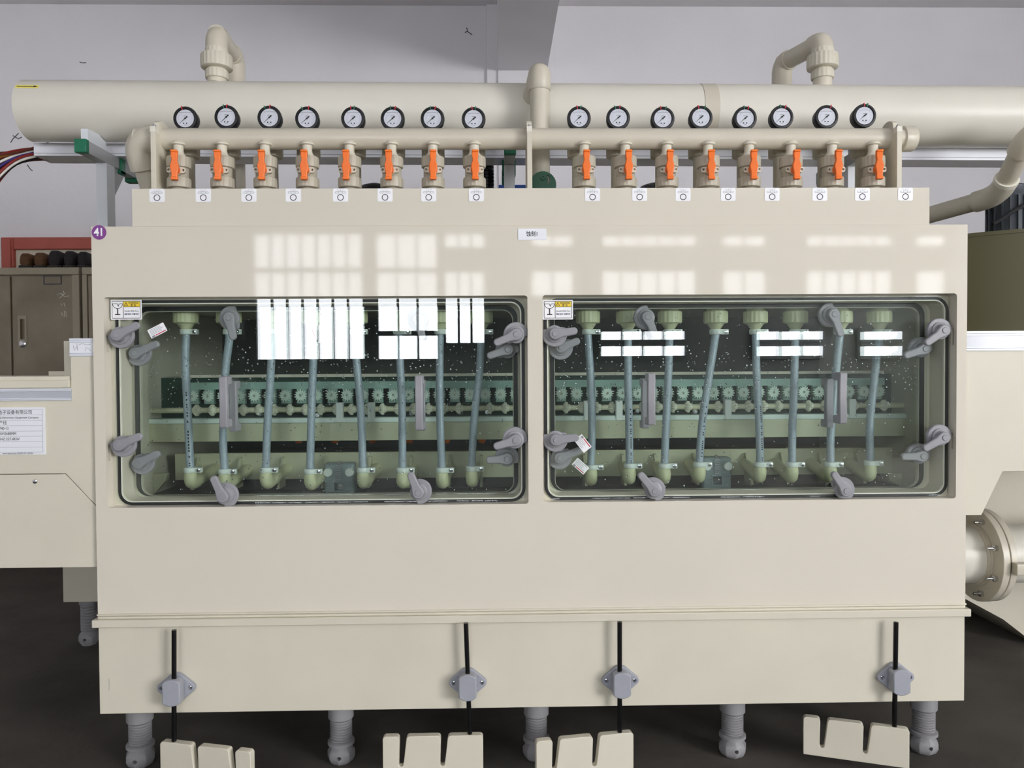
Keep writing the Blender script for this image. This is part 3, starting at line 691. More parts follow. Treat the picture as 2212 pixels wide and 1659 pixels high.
# ------------------------------------------------------------------ manifold, valves, gauges
YM = 0.24
mz = PZ(740, 300.5, YM); RM = 0.0315
mxl, mxr = PX(331, 300, YM), PX(1950, 296, YM)
g = thing('manifold_pipe', 'long beige manifold pipe with elbow and end cap above the valves', 'pipe', (0, YM, ZT))
obj('pipe', MB().tube([(mxl-0.05, YM, mz), (mxr+0.0, YM, mz)], RM, 36), 'pipe', g)
ex = PX(291, 300, YM)
ed = Vector((0.010, 0.040, -0.078)); ec = Vector((ex, YM, mz))
obj('elbow', MB().tube(fillet([(mxl+0.012, YM, mz), ec, ec+ed], 0.062, 12), 0.0405, 32), 'pipe', g)
obj('down_pipe', MB().tube([ec+ed*0.8, ec+ed*((mz-ZT)/0.078)], 0.031, 28), 'pipe', g)
obj('end_cap', MB().lathe((mxr-0.006, YM, mz), (1, 0, 0), [(0.034, 0), (0.038, 0.002), (0.038, 0.034), (0.034, 0.040), (0.02, 0.0415)], 36), 'pipe', g)
for px, py in ((331, 340), (1144, 340), (1943, 335)):
    x = PX(px, py, 0.18)
    zf = PZ(px, 273, 0.18)
    prof = [(0.18, ZT), (0.30, ZT), (0.30, mz)]+[(YM+0.052*math.cos(a), mz+0.052*math.sin(a)) for a in [math.radians(t) for t in range(10, 131, 10)]]+[(0.203, zf), (0.18, zf)]
    pl = obj('support_plate', MB().prism(prof, x-0.0075, x+0.0075, 'yz'), 'panel_matte', g, bevel=0.001)
    obj('plate_cap', MB().box(x-0.0078, x+0.0078, 0.1785, 0.2, zf-0.016, zf+0.0005), 'edge_white', pl)
    obj('bolt', MB().lathe((x, 0.189, zf+0.0006), (0, 0, 1), [(0.0055, 0), (0.0055, 0.005), (0.003, 0.007)], 10), 'chrome', pl)
# ball valve prototype: local origin on the neck axis under the manifold
YV = 0.218
zv = mz-0.0205
vp = thing('ball_valve', 'beige union ball valve with upright orange lever under the manifold pipe', 'valve', (0, 0, 0), 'ball valves with orange levers')
obj('neck', MB().lathe((0, 0, 0), (0, 0, -1), [(0.0125, -0.008), (0.0205, 0.0), (0.0205, 0.004), (0.0145, 0.0065), (0.0142, 0.022), (0.0165, 0.031), (0.024, 0.039), (0.026, 0.044)], 24), 'fitting_pale', vp)
obj('union_nut', MB().nut((0, 0, -0.074), (0, 0, 1), 0.0345, 0.034, 18, 0.0012), 'fitting', vp)
bd = obj('body', MB().lathe((0, 0, -0.07), (0, 0, -1), [(0.024, 0), (0.028, 0.005), (0.028, 0.030), (0.024, 0.036)], 28).lathe((0, 0, -0.088), (0, -1, 0), [(0.017, 0.01), (0.015, 0.036)], 20), 'fitting', vp)
for s in (-1, 1):
    obj('lug', MB().ring(rrect(s*0.0155-0.0105, s*0.0155+0.0105, -0.0955, -0.0785, 0.006, 4), circ(s*0.0205, -0.0868, 0.0034, 20), -0.038, -0.026), 'fitting_pale', bd, bevel=0.0006)
obj('union_nut', MB().nut((0, 0, -0.134), (0, 0, 1), 0.0345, 0.031, 18, 0.0012), 'fitting', vp)
obj('tail_pipe', MB().tube([(0, 0, -0.132), (0, 0, ZT-zv)], 0.02, 20), 'fitting', vp)
hp = [(-0.0095, -0.0335), (-0.0095, -0.052), (-0.0075, -0.062), (-0.0125, -0.080), (-0.0095, -0.096), (-0.0085, -0.104), (-0.0095, -0.121)]
hp = hp+[(-a, b) for a, b in reversed(hp)]
lv = obj('lever', MB().prism(hp, -0.059, -0.046), 'orange', vp, bevel=0.0022, seg=3)
obj('lever_tip', MB().box(-0.0098, 0.0098, -0.0625, -0.052, -0.0405, -0.0335).box(-0.0098, 0.0098, -0.0625, -0.052, -0.121, -0.112), 'orange', lv, bevel=0.002)
obj('lever_stem', MB().lathe((0, -0.0345, -0.088), (0, -1, 0), [(0.013, 0), (0.0125, 0.0118)], 18), 'orange', lv)
VX = (386, 480, 572.7, 663.8, 755, 846, 935, 1024.5, 1262, 1350.6, 1440, 1529.6, 1618, 1708, 1797, 1885.7)
HX = (377, 470, 565, 657, 747, 839, 936, 1027, 1267.6, 1359, 1448, 1537, 1629, 1721.6, 1812, 1900)
for i, (px, hx) in enumerate(zip(VX, HX)):
    t = vp if i == 0 else copy_tree(vp)
    x = PX(px, 330, YV); t.location = (x, YV, zv); t['label'] = 'beige ball valve with orange lever, '+from_end(i)
    dx = PX(hx, 368, YV-0.058)-x
    t.rotation_euler.z = math.atan2(dx, 0.058)*0.9
# unions behind, that carry the gauges
YU = 0.315
up = thing('pipe_union', 'beige pipe union behind an orange levered valve', 'pipe union', (0, 0, 0), 'unions behind the valves')
obj('union_nut', MB().nut((0, 0, -0.036), (0, 0, 1), 0.036, 0.032, 18, 0.0012), 'fitting', up)
obj('neck', MB().lathe((0, 0, -0.006), (0, 0, 1), [(0.024, 0), (0.022, 0.008), (0.018, 0.012), (0.018, 0.026), (0.012, 0.03)], 20), 'fitting', up)
obj('tail_pipe', MB().tube([(0, 0, -0.034), (0, 0, ZT-mz+0.041)], 0.021, 20), 'fitting', up)
GX = ((399, 255), (488, 252), (581, 253), (662.5, 255), (762, 255), (847.7, 255), (934, 255), (1023, 256), (1251, 254), (1336, 253.5), (1432.5, 255), (1515, 253), (1610.7, 254.5), (1690, 252), (1787, 251.5), (1869, 249))
GM = ('r', 'gr', 'gr', 'gr', 'rg', 'gr', 'gr', 'rg', 'rg', 'gr', 'rg', 'rg', 'gr', 'gr', 'r', 'rg')
MS = ((-6, 0), (-5, 2), (-9, 2), (-10, 4), (-4, 3), (-4, 6), (-4, 6), (-3, 4), (-4, 4), (-7, 3), (-5, 6), (-6, 8), (-3, 6), (-4, 7), (8, 0), (-2, 5))
YG = 0.300
gp = thing('pressure_gauge', 'tmp', 'gauge', (0, 0, 0), 'pressure gauges above the manifold')
case = obj('case', MB().lathe((0, 0, 0), (0, 1, 0), [(0.0285, 0.006), (0.030, 0.0), (0.0355, 0.001), (0.0372, 0.005), (0.0372, 0.010), (0.034, 0.013), (0.034, 0.034), (0.030, 0.040)], 40), 'black_rubber', gp)
obj('bezel', MB().lathe((0, 0, 0), (0, 1, 0), [(0.0290, 0.0055), (0.0290, 0.003), (0.0275, 0.003), (0.0275, 0.0055)], 40, cap=False), 'black_gloss', case)
di = obj('dial', MB().lathe((0, 0.0048, 0), (0, -1, 0), [(0.0275, 0), (0.0275, 0.0006)], 40), 'dial', gp)
mb = MB(); yd = 0.0038
for i in range(31):
    a = math.radians(225-270*i/30); L = 0.0035 if i % 5 == 0 else 0.002
    c0, s0 = math.cos(a), math.sin(a); r1 = 0.0195; n = (-s0*0.0003, c0*0.0003)
    mb.add([(r1*c0+n[0], yd, r1*s0+n[1]), (r1*c0-n[0], yd, r1*s0-n[1]), ((r1+L)*c0-n[0], yd, (r1+L)*s0-n[1]), ((r1+L)*c0+n[0], yd, (r1+L)*s0+n[1])], [(0, 1, 2, 3)])
mb.box(-0.006, 0.004, yd, yd+0.0002, 0.0068, 0.0085)
mb.box(-0.004, 0.004, yd, yd+0.0002, -0.0205, -0.019)
obj('dial_scale', mb, 'ink_grey', di, flat=True)
mb = MB()
for s in (-1, 1): mb.prism(circ(s*0.0048-0.0005, -0.0148, 0.0021, 12), yd-0.0002, yd)
obj('dial_dots', mb, 'ink', di, flat=True)
obj('level_line', MB().box(-0.0195, 0.0195, yd-0.0001, yd+0.0002, 0.0172, 0.0182), 'ink_grey', di, flat=True)
a = math.radians(222); c0, s0 = math.cos(a), math.sin(a)
obj('needle', MB().prism([(c0*0.0235, s0*0.0235), (-s0*0.0009, c0*0.0009), (-c0*0.007-s0*0.0022, -s0*0.007+c0*0.0022), (-c0*0.0105, -s0*0.0105), (-c0*0.007+s0*0.0022, -s0*0.007-c0*0.0022), (s0*0.0009, -c0*0.0009)], 0.0022, 0.003).prism(circ(0, 0, 0.0026, 12), 0.0018, 0.003), 'ink', gp)
obj('stem', MB().tube([(0, 0.02, -0.03), (0, 0.02, -0.075)], 0.011, 14), 'black_rubber', gp)
gprotos = {}
for i, ((px, py), gm) in enumerate(zip(GX, GM)):
    t = gp if i == 0 else copy_tree(gp)
    c = P(px, py, YG); t.location = c
    t['label'] = 'round black pressure gauge with %s, %s' % ({'r': 'a red marker', 'rg': 'red and green markers', 'gr': 'green and red markers'}[gm], from_end(i))
for i, t in enumerate([o for o in COL.objects if o.type == 'EMPTY' and o.name.startswith('pressure_gauge')]):
    pass
gs = sorted([o for o in COL.objects if o.type == 'EMPTY' and o.name.startswith('pressure_gauge')], key=lambda o: o.location.x)
for i, t in enumerate(gs):
    for k, ch in enumerate(GM[i]):
        ang = math.radians(90-MS[i][k]*2.6)
        mb = MB().box(-0.0011, 0.0011, -0.0012, 0.012, 0.0275, 0.0385).xf(Matrix.Rotation(-(ang-PI/2), 4, 'Y'))
        o = obj('limit_marker', mb, 'marker_red' if ch == 'r' else 'marker_green', None, flat=True); o.parent = t
    u = up if i == 0 else copy_tree(up)
    u.location = (t.location.x, YG+0.02, mz); u['label'] = 'beige pipe union behind the orange levered valve '+from_end(i)

# ------------------------------------------------------------------ exhaust duct and what hangs around it
YD = 0.55
zd = PZ(1106, 250, YD); RD = 0.1
yl, yr = PZ(70, 240.5, YD), PZ(2100, 252.5, YD)
dz0, dz1 = yl, yr
xdl = PX(70, 240, YD)
xdr = 2.2
def dz(x): return dz0+(dz1-dz0)*(x-xdl)/(PX(2100, 252, YD)-xdl)
g = thing('exhaust_duct', 'big cream plastic exhaust duct running along above the gauges', 'duct', (0, YD, dz(0)-RD))
xj = PX(1538, 250, YD-RD)
obj('duct_pipe', MB().tube([(xdl-0.008, YD, dz(xdl)), (xj, YD, dz(xj))], RD, 64), 'duct', g)
obj('duct_pipe', MB().tube([(xj, YD, dz(xj)), (xdr, YD, dz(xdr))], RD*1.012, 64), 'duct', g)
ca, cb = PX(1524, 250, YD-RD), PX(1556, 250, YD-RD)
obj('coupling_band', MB().tube([(ca, YD, dz(ca)), (cb, YD, dz(cb))], RD*1.022, 64), 'pipe', g)
# flow arrow tape bent round the duct
a0 = math.radians(38)
mb = MB(); xa, xb = PX(36, 190, YD-0.08), PX(86, 190, YD-0.08)
def dpt(x, ang, rr=RD+0.0008): return (x, YD-rr*math.cos(ang), dz(x)+rr*math.sin(ang))
cA = 0.55
for i in range(4):
    t0, t1 = cA-0.075+0.15*i/4, cA-0.075+0.15*(i+1)/4
    mb.add([dpt(xa, t0), dpt(xb, t0), dpt(xb, t1), dpt(xa, t1)], [(0, 1, 2, 3)])
st = obj('flow_arrow', mb, 'yellow_arrow', g, label='yellow tape with a black arrow')
mb = MB()
mb.add([dpt(xa+0.004, cA-0.012, RD+0.0014), dpt(xb-0.016, cA-0.012, RD+0.0014), dpt(xb-0.016, cA+0.012, RD+0.0014), dpt(xa+0.004, cA+0.012, RD+0.0014)], [(0, 1, 2, 3)])
mb.add([dpt(xb-0.016, cA-0.04, RD+0.0014), dpt(xb-0.003, cA, RD+0.0014), dpt(xb-0.016, cA+0.04, RD+0.0014)], [(0, 1, 2)])
obj('arrow_print', mb, 'ink', st, flat=True)

def vent(name, label, x1, ytop, x2, Y1, Y2, zlow, tailz):
    a = P(x1, ytop, Y1); zt = a.z-0.036
    xx = a.x
    zb = dz(xx)+RD-0.004
    b = P(x2, 165, Y2); 
    t = thing(name, label, 'pipe', (xx, Y1, zb))
    obj('front_leg', MB().tube([(xx, Y1, zb), (xx, Y1, zt-0.04)], 0.0315, 28), 'pipe', t)
    obj('lower_collar', MB().nut((xx, Y1, P(x1, 172, Y1).z), (0, 0, 1), 0.038, 0.03, 16, 0.0016), 'fitting_pale', t)
    obj('union_nut', MB().nut((xx, Y1, P(x1, 150, Y1).z), (0, 0, 1), 0.0525, P(x1, 119, Y1).z-P(x1, 150, Y1).z, 22, 0.0022), 'fitting_pale', t)
    obj('upper_collar', MB().nut((xx, Y1, P(x1, 121, Y1).z), (0, 0, 1), 0.0375, 0.024, 16, 0.0014), 'fitting_pale', t)
    bz = b.z
    obj('elbow', MB().tube(fillet([(xx, Y1, P(x1, 108, Y1).z), (xx, Y1, zt), (xx+(b.x-xx)*0.22, Y1+(Y2-Y1)*0.22, zt)], 0.05, 10), 0.036, 28), 'pipe', t)
    obj('cross_pipe', MB().tube([(xx, Y1, zt), (b.x, Y2, zt)], 0.0315, 28), 'pipe', t)
    obj('elbow', MB().tube(fillet([(xx+(b.x-xx)*0.8, Y1+(Y2-Y1)*0.8, zt), (b.x, Y2, zt), (b.x, Y2, zt-0.10)], 0.05, 10), 0.036, 28), 'pipe', t)
    obj('rear_leg', MB().tube([(b.x, Y2, zt-0.09), (b.x, Y2, tailz)], 0.0315, 28), 'pipe', t)
vent('vent_pipe', 'beige looped vent pipe with ribbed union rising near the duct end with the arrow', 467, 50, 508, YD, 0.757, 0, ZT+0.0)
vent('vent_pipe', 'beige looped vent pipe with ribbed union rising past the duct coupling band', 1777, 67, 1689, YD, 0.745, 0, ZT+0.0)
# centre riser with the green throttle lever
YR = 0.385
xr = PX(1166, 230, YR); zt = PZ(1166, 133, YR)-0.036
t = thing('riser_pipe', 'beige vertical pipe with capped elbow turning into the duct', 'pipe', (xr, YR, ZT))
obj('pipe', MB().tube([(xr, YR, ZT), (xr, YR, PZ(1166, 180, YR))], 0.0315, 28), 'pipe', t)
obj('socket', MB().lathe((xr, YR, PZ(1166, 194, YR)), (0, 0, 1), [(0.0335, -0.004), (0.0365, 0.0), (0.0365, 0.048), (0.0355, 0.05)], 32), 'pipe', t)
obj('elbow', MB().tube(fillet([(xr, YR, PZ(1166, 168, YR)), (xr, YR, zt), (xr-0.012, YR+0.09, zt-0.035)], 0.055, 12), 0.0355, 28), 'pipe', t)
obj('stub_pipe', MB().tube([(xr-0.006, YR+0.045, zt-0.02), P(1141, 230, 0.49)], 0.0325, 28), 'pipe', t)
c = P(1172, 398, 0.345)
t = thing('throttle_lever', 'green notched sector lever on the vertical pipe', 'lever', (c.x, 0.345, ZT))
sec = circ(c.x+0.001, c.z-0.003, 0.0425, 40, -20, 200, True)
sec = [(c.x+(p[0]-c.x)*(1.0 if i % 2 else 0.965), c.z+(p[1]-c.z)*(1.0 if i % 2 else 0.965)) for i, p in enumerate(sec)]
sector = obj('sector', MB().prism(sec+[(c.x-0.03, ZT+0.0), (c.x+0.03, ZT+0.0)], 0.335, 0.352), 'green_dark', t)
cut(sector, MB().prism(circ(c.x-0.004, c.z+0.012, 0.0265, 12, -28, 38, True)+circ(c.x-0.004, c.z+0.012, 0.0205, 12, 38, -28, True), 0.33, 0.36))
hub_ = obj('hub', MB().lathe((c.x+0.0, 0.335, c.z+0.018), (0, -1, 0), [(0.009, 0), (0.008, 0.006)], 16), 'green_dark', t)
cut(hub_, MB().lathe((c.x, 0.3355, c.z+0.018), (0, -1, 0), [(0.0035, 0), (0.0035, 0.01)], 12))

# supports
XS = [PX(172, 320, 0.40), PX(1100, 350, 0.56), 1.13]
SADH = PZ(178, 278, 0.43)-dz(XS[0])
def support(x, label):
    zarm_t = dz(x)-RD-0.036; zarm_b = zarm_t-0.04
    zfoot = ZT-0.0005 if x > XL else PZ(100, 1226, 0.012)+0.012
    t = thing('pipe_support', label, 'bracket', (x, 0.56, zfoot), 'duct supports')
    obj('arm', MB().box(x-0.018, x+0.018, 0.42, 0.80, zarm_b, zarm_t), 'alu_grey', t, bevel=0.001)
    obj('end_cap', MB().box(x-0.0195, x+0.0195, 0.402, 0.423, zarm_b-0.002, zarm_t+0.002), 'green_plastic', t, bevel=0.003)
    obj('post', MB().box(x-0.018, x+0.018, 0.535, 0.59, zfoot, zarm_b), 'alu_white', t, bevel=0.001)
    obj('gusset', MB().prism([(0.59, zarm_b), (0.68, zarm_b), (0.59, zarm_b-0.11)], x-0.012, x+0.012, 'yz'), 'alu_grey', t)
    sad = [(0.43, zarm_t), (0.43, dz(x)+SADH), (0.455, dz(x)+SADH+0.002)]
    for k in range(12):
        a = math.radians(243+k*2.4); py = YD+math.cos(a)*(RD+0.002); pz = dz(x)+math.sin(a)*(RD+0.002)
        if py < YD+0.0: sad.append((py, pz))
    sad.append((YD, zarm_t))
    obj('saddle', MB().prism(sad, x-0.011, x+0.011, 'yz'), 'alu_white', t)
    for yy in (0.64, 0.765):
        obj('clip', MB().box(x-0.024, x-0.0182, yy-0.018, yy+0.018, zarm_b-0.014, zarm_t).box(x+0.0182, x+0.024, yy-0.018, yy+0.018, zarm_b-0.014, zarm_t).box(x-0.024, x+0.024, yy-0.018, yy+0.018, zarm_b-0.014, zarm_b-0.0004), 'green_plastic', t, bevel=0.003)
    return zarm_t
for x, lab in zip(XS, ('white post with grey arm and green cap holding the open duct end', 'white post with green capped arm beside the throttle lever', 'white post with green clips behind the valves past the coupling band')):
    support(x, lab)
# cable tray behind the supports
yt0, yt1 = 0.60, 0.70
xt0 = PX(73, 320, yt0); 
def tz(x): return dz(x)-RD-0.036
t = thing('cable_tray', 'white cable trunking resting on the support arms behind the duct', 'cable tray', (0, 0.65, tz(0)))
b0, b1 = xt0, 2.6
vs = []
for x in (b0, b1):
    z = tz(x); vs += [(x, yt0, z), (x, yt1, z), (x, yt1, z+0.044), (x, yt0, z+0.044)]
obj('trunking', MB().add(vs, [(0, 1, 2, 3), (7, 6, 5, 4), (0, 4, 5, 1), (1, 5, 6, 2), (2, 6, 7, 3), (3, 7, 4, 0)]), 'tray_white', t)
vs = []
for x in (b0, b1):
    z = tz(x)+0.008; vs += [(x, yt0-0.0015, z), (x, yt0, z), (x, yt0, z+0.002), (x, yt0-0.0015, z+0.002)]
obj('lid_edge', MB().add(vs, [(0, 1, 2, 3), (7, 6, 5, 4), (0, 4, 5, 1), (1, 5, 6, 2), (2, 6, 7, 3), (3, 7, 4, 0)]), 'alu_grey', t)
# wires
t = thing('cable_bundle', 'loose bundle of red, brown, black and white wires leaving the trunking', 'cables', (xt0, 0.65, tz(xt0)), None)
for i, c in enumerate([(138, 40, 34), (96, 44, 30), (28, 26, 28), (236, 232, 224), (178, 120, 38), (60, 46, 120)]): mk('wire_%d' % i, c, 0.4)
wseq = [2, 1, 0, 4, 0, 1, 4, 3, 0, 0, 5, 1, 0, 4, 0, 0, 1, 3, 2, 2, 0, 1]
for i, w in enumerate(wseq):
    f = i/(len(wseq)-1)
    y = 0.615+0.07*random.random()
    p0 = Vector((xt0+0.04, y, tz(xt0)+0.006+0.044*(1-f))); p1 = P(35, 325+f*30, y); p2 = P(-25, 355+f*66-18*(1-f), y-0.02); p3 = P(-60, 380+f*75, y-0.02); p4 = P(-150, 470+f*90, y-0.02); p5 = Vector((p4.x-0.06, YD-0.06-0.04*random.random(), PZ(80, 813, 0.012)+0.003))
    obj('wire', MB().tube(smoothpath([p0, p1+Vector((0, 0, random.uniform(-0.006, 0.006))), p2, p3, p4, p5], 6), 0.0042, 7), 'wire_%d' % w, t)
# things peeping over the upper panel
c = P(1052, 380, 0.75)
t = thing('black_hose', 'black corrugated hose standing behind the valves', 'hose', (c.x, 0.75, ZT))
pr = []; zz = ZT-0.001; top = PZ(1052, 350, 0.75)
while zz < top: pr += [(0.026, zz), (0.026, zz+0.008), (0.0225, zz+0.010), (0.0225, zz+0.012)]; zz += 0.013
obj('hose_body', MB().lathe((c.x, 0.75, 0), (0, 0, 1), pr, 20), 'black_gloss', t, ang=20)
obj('hose_end', MB().lathe((c.x, 0.75, zz), (0, 0, 1), [(0.028, -0.004), (0.028, 0.03), (0.02, 0.034)], 20), 'black_gloss', t)
for px, py, Y, lab in ((810, 397, 0.82, 'black domed pump top peeping up between the fifth and sixth valves from the manifold elbow'), (1415, 396, 0.82, 'black domed pump top peeping up between valves past the green throttle lever')):
    c = P(px, py, Y)
    t = thing('dome_pump', lab, 'pump', (c.x, Y, ZT), None)
    h = c.z-ZT
    obj('cap', MB().lathe((c.x, Y, ZT), (0, 0, 1), [(0.085, 0), (0.085, h*0.72), (0.078, h*0.86), (0.055, h*0.96), (0.02, h)], 32), 'black_gloss', t)
    obj('rim', MB().lathe((c.x, Y, ZT), (0, 0, 1), [(0.09, 0), (0.09, 0.012), (0.0851, 0.014)], 32), 'black_rubber', t)
a, b = P(1077, 399, 0.9), P(1137, 412, 0.9)
t = thing('blue_box', 'blue printed box standing behind the green capped post', 'box', ((a.x+b.x)/2, 0.92, ZT))
obj('box_body', MB().box(a.x, b.x, 0.9, 0.96, ZT-0.0005, a.z), 'blue', t, bevel=0.002)
obj('lid_print', MB().box(a.x+0.008, a.x+0.022, 0.8994, 0.8999, a.z-0.02, a.z-0.014), 'white_ink', t)

# ------------------------------------------------------------------ rod clamps with slotted racks
def rack(rod_t, rod_b, plate, yaw, label, side):
    YRd = -0.030
    a, b = P(rod_t[0], rod_t[1], YRd), P(rod_b[0], rod_b[1], YRd)
    x, z = b.x, b.z
    t = thing('slotted_rack', label, 'rack', (x, YRd, z-0.1))
    dirv = (a-b).normalized()
    obj('rod', MB().tube([b-dirv*0.02, a], 0.0066, 14), 'black_gloss', t)
    pc = P(plate[0], plate[1], 0.0)
    # rhombic base plate with raised block
    w, h = 0.0525, 0.041
    rh = []
    for cx, cz, r, a0, a1 in ((w-0.014, 0, 0.013, -52, 52), (0, h-0.026, 0.026, 52, 128), (-(w-0.014), 0, 0.013, 128, 232), (0, -(h-0.026), 0.026, 232, 308)):
        rh += circ(pc.x+cx, pc.z+cz, r, 6, a0, a1, True)
    cl = obj('rod_clamp', MB().prism(rh, -0.014, -0.0001), 'clamp_grey', t, bevel=0.002)
    xb = pc.x
    blk = circ(xb, pc.z-0.002, 0.036, 10, 48, 132, True)+circ(xb, pc.z-0.002, 0.036, 10, 228, 312, True)
    obj('clamp_block', MB().prism(blk, -0.046, -0.0141), 'clamp_grey', cl, bevel=0.003)
    for s in (-1, 1):
        cut(cl, MB().lathe((pc.x+s*0.0385, -0.0085, pc.z), (0, -1, 0), [(0.0062, 0), (0.0062, 0.012)], 16))
        obj('screw_head', MB().lathe((pc.x+s*0.0385, -0.0084, pc.z), (0, -1, 0), [(0.0042, 0), (0.0042, 0.0018), (0.0025, 0.0026)], 12), 'chrome', cl)
    # board: local u runs from the rod end towards the far end
    Lb, Hb, r = 0.272, 0.108, 0.009
    def corner(cx, cz, a0, a1): return circ(cx, cz, r, 5, a0, a1, True)
    o = 0.036
    pts = [(-o, -Hb)]
    pts += corner(-o+r, -r, 180, 90)
    pts += corner(0.06-r, -r, 90, 0)
    pts += [(0.066, -0.06), (0.069, -0.080), (0.073, -0.083), (0.077, -0.083), (0.081, -0.080)]
    pts += corner(0.079+r, -r, 180, 90)+corner(0.172-r, -r, 90, 0)
    pts += [(0.178, -0.06), (0.181, -0.080), (0.185, -0.083), (0.189, -0.083), (0.193, -0.080)]
    pts += corner(0.191+r, -r, 180, 90)+corner(Lb-o-r, -r, 90, 0)
    pts += [(Lb-o, -Hb)]
    T = Matrix.Translation((x, YRd, z+0.004)) @ Matrix.Rotation(yaw, 4, 'Z')
    obj('board', MB().prism(pts, -0.0105, 0.0105).xf(T), 'panel_matte', t, bevel=0.0015)
rack((376, 1361), (376, 1604), (384, 1482), math.radians(-14), 'slotted cream rack on a black rod, swung outward, under the number sticker corner', 1)
rack((1006.4, 1346), (1015, 1588), (1011, 1471), math.radians(180), 'slotted cream rack hanging square to the skirt on a leaning black rod', -1)
rack((1338.5, 1343), (1338.7, 1584), (1338.5, 1466), math.radians(180+9), 'slotted cream rack on an upright black rod with its free end nearer the aisle', -1)
rack((1935.5, 1344), (1932, 1572), (1930.5, 1459.5), math.radians(180-19), 'slotted cream rack turned under the skirt near the flanged pipe', -1)

# ------------------------------------------------------------------ neighbouring module, number sticker side
g = thing('feeder_module', 'cream neighbouring machine module with white nameplate and cut corner hatch', 'machine', (-1.6, 0.3, FLOOR))
YL = 0.012
xe = XL-0.001; xs = PX(153, 800, YL); xw = -2.3
zb = PZ(100, 1226, YL)
z1, z2 = PZ(80, 838, YL), PZ(178, 732, YL)
hz1 = PZ(70, 1025, YL); hx1 = PX(141, 1025, YL); hzc = PZ(206, 1098, YL); jg = 0.0022
obj('front_panel', MB().prism([(xw, hz1+jg), (hx1+jg*0.6, hz1+jg), (xe, hzc+jg*1.5), (xe, z2), (xs, z2), (xs, z1), (xw, z1)], YL, YL+0.014), 'panel_matte', g, bevel=0.0005)
obj('top_ledge', MB().box(xw, xs-0.002, YL-0.008, YL+0.5, z1, PZ(80, 822, YL-0.008)).box(xw, xs-0.003, YL-0.003, YL+0.5, PZ(80, 822, YL-0.008), PZ(80, 813, YL)), 'panel_matte', g, bevel=0.0015)
obj('module_side', MB().box(xe-0.014, xe, YL+0.0142, 0.9, zb, z2-0.03), 'panel_matte', g)
obj('rear_panel', MB().box(xw, xe, 1.25, 1.264, zb, z1), 'panel_matte', g)
obj('bottom_panel', MB().box(xw, xe, YL+0.0142, 1.25, zb, zb+0.012), 'panel_matte', g)
a, b = P(142, 737, 0.06), P(152, 812, 0.06)
obj('end_board', MB().box(a.x, xs+0.06, 0.05, 0.062, z1, a.z), 'panel_matte', g)
a, b = P(105, 802, 0.2), P(145, 814, 0.2)
obj('rear_rail', MB().box(a.x, b.x, 0.2, 0.23, z1, a.z), 'panel_matte', g)
def holder(root, x0, x1, z0, z1, y, mat='holder_clear'):
    h = obj('label_holder', MB().box(x0, x1, y-0.003, y, z0, z1), mat, root, label='clear plastic label holder strip')
    hh = z1-z0
    for f, th in ((0.06, 0.05), (0.17, 0.035), (0.80, 0.04), (0.93, 0.06)):
        obj('holder_rib', MB().box(x0, x1, y-0.0055, y-0.003, z0+hh*(f-th), z0+hh*(f+th)), 'holder_edge', h, bevel=0.0008)
    return h
holder(g, xw, PX(155, 850, YL), PZ(80, 865.5, YL), PZ(80, 839, YL), YL-0.0001)
h = holder(g, PX(151.5, 750, YL), xe-0.001, PZ(178, 769.5, YL), PZ(178, 731, YL), YL-0.0001, 'plate_white')
c = P(178, 748, YL)
mb = MB()
for pp in ([(160, 752), (158, 746), (161, 757), (165, 748), (168, 757), (166, 742)], [(170, 745), (178, 742), (186, 745), (196, 744)], [(184, 758), (186, 750), (192, 754), (196, 757)]):
    mb.tube([P(a, b, YL-0.0036) for a, b in pp], 0.0005, 5)
obj('scribble', mb, 'ink_grey', h)
# nameplate
pa, pb = P(98.5, 931, YL), P(-60, 931, YL)
npt, npb = PZ(50, 880, YL), PZ(50, 982, YL)
s = obj('nameplate', MB().box(pb.x, pa.x, YL-0.0032, YL-0.0002, npb, npt), 'plate_white', g, label='white nameplate printed with Chinese company text')
y = YL-0.0036; hN = npt-npb
mb = MB(); xr_ = pa.x-0.006
for f in (0.955, 0.842, 0.728, 0.614, 0.5, 0.39, 0.275, 0.16, 0.055):
    mb.box(pb.x, xr_, y, y+0.0002, npb+hN*f-0.0003, npb+hN*f+0.0003)
mb.box(xr_-0.0005, xr_, y, y+0.0002, npb+hN*0.055, npb+hN*0.955)
obj('ruling', mb, 'ink_grey', s, flat=True)
for body, pxr, f, sz, sq in (('东莞市天亿电子设备有限公司', 72, 0.895, 0.0125, 0.92), ('Industrial Electronics Equipment Company', 86, 0.785, 0.0078, 0.95), ('生产线', 17, 0.67, 0.0125, 0.9), ('TY-740-13', 20.5, 0.557, 0.0105, 0.85), ('L X1500XH2680MM', 37, 0.445, 0.0105, 0.85), ('AC50HZ 227.4KW', 44, 0.332, 0.0105, 0.9), ('www.tianyi.com MADE IN CHINA', 73, 0.028, 0.0065, 0.9)):
    text('nameplate_text', body, sz, PX(pxr, 930, YL), y-0.0001, npb+hN*f, 'ink', s, align='RIGHT', squash=sq)
# hatch with cut corner
ht = obj('hatch', MB().prism([(xw, zb), (xe, zb), (xe, hzc), (hx1, hz1), (xw, hz1)], YL, YL+0.014), 'panel_matte', g, bevel=0.0005)
c = P(76, 1040, YL)
obj('hatch_screw', MB().lathe((c.x, YL+0.0002, c.z), (0, -1, 0), [(0.0062, 0), (0.0062, 0.0015), (0.0035, 0.0026)], 12), 'chrome', ht)
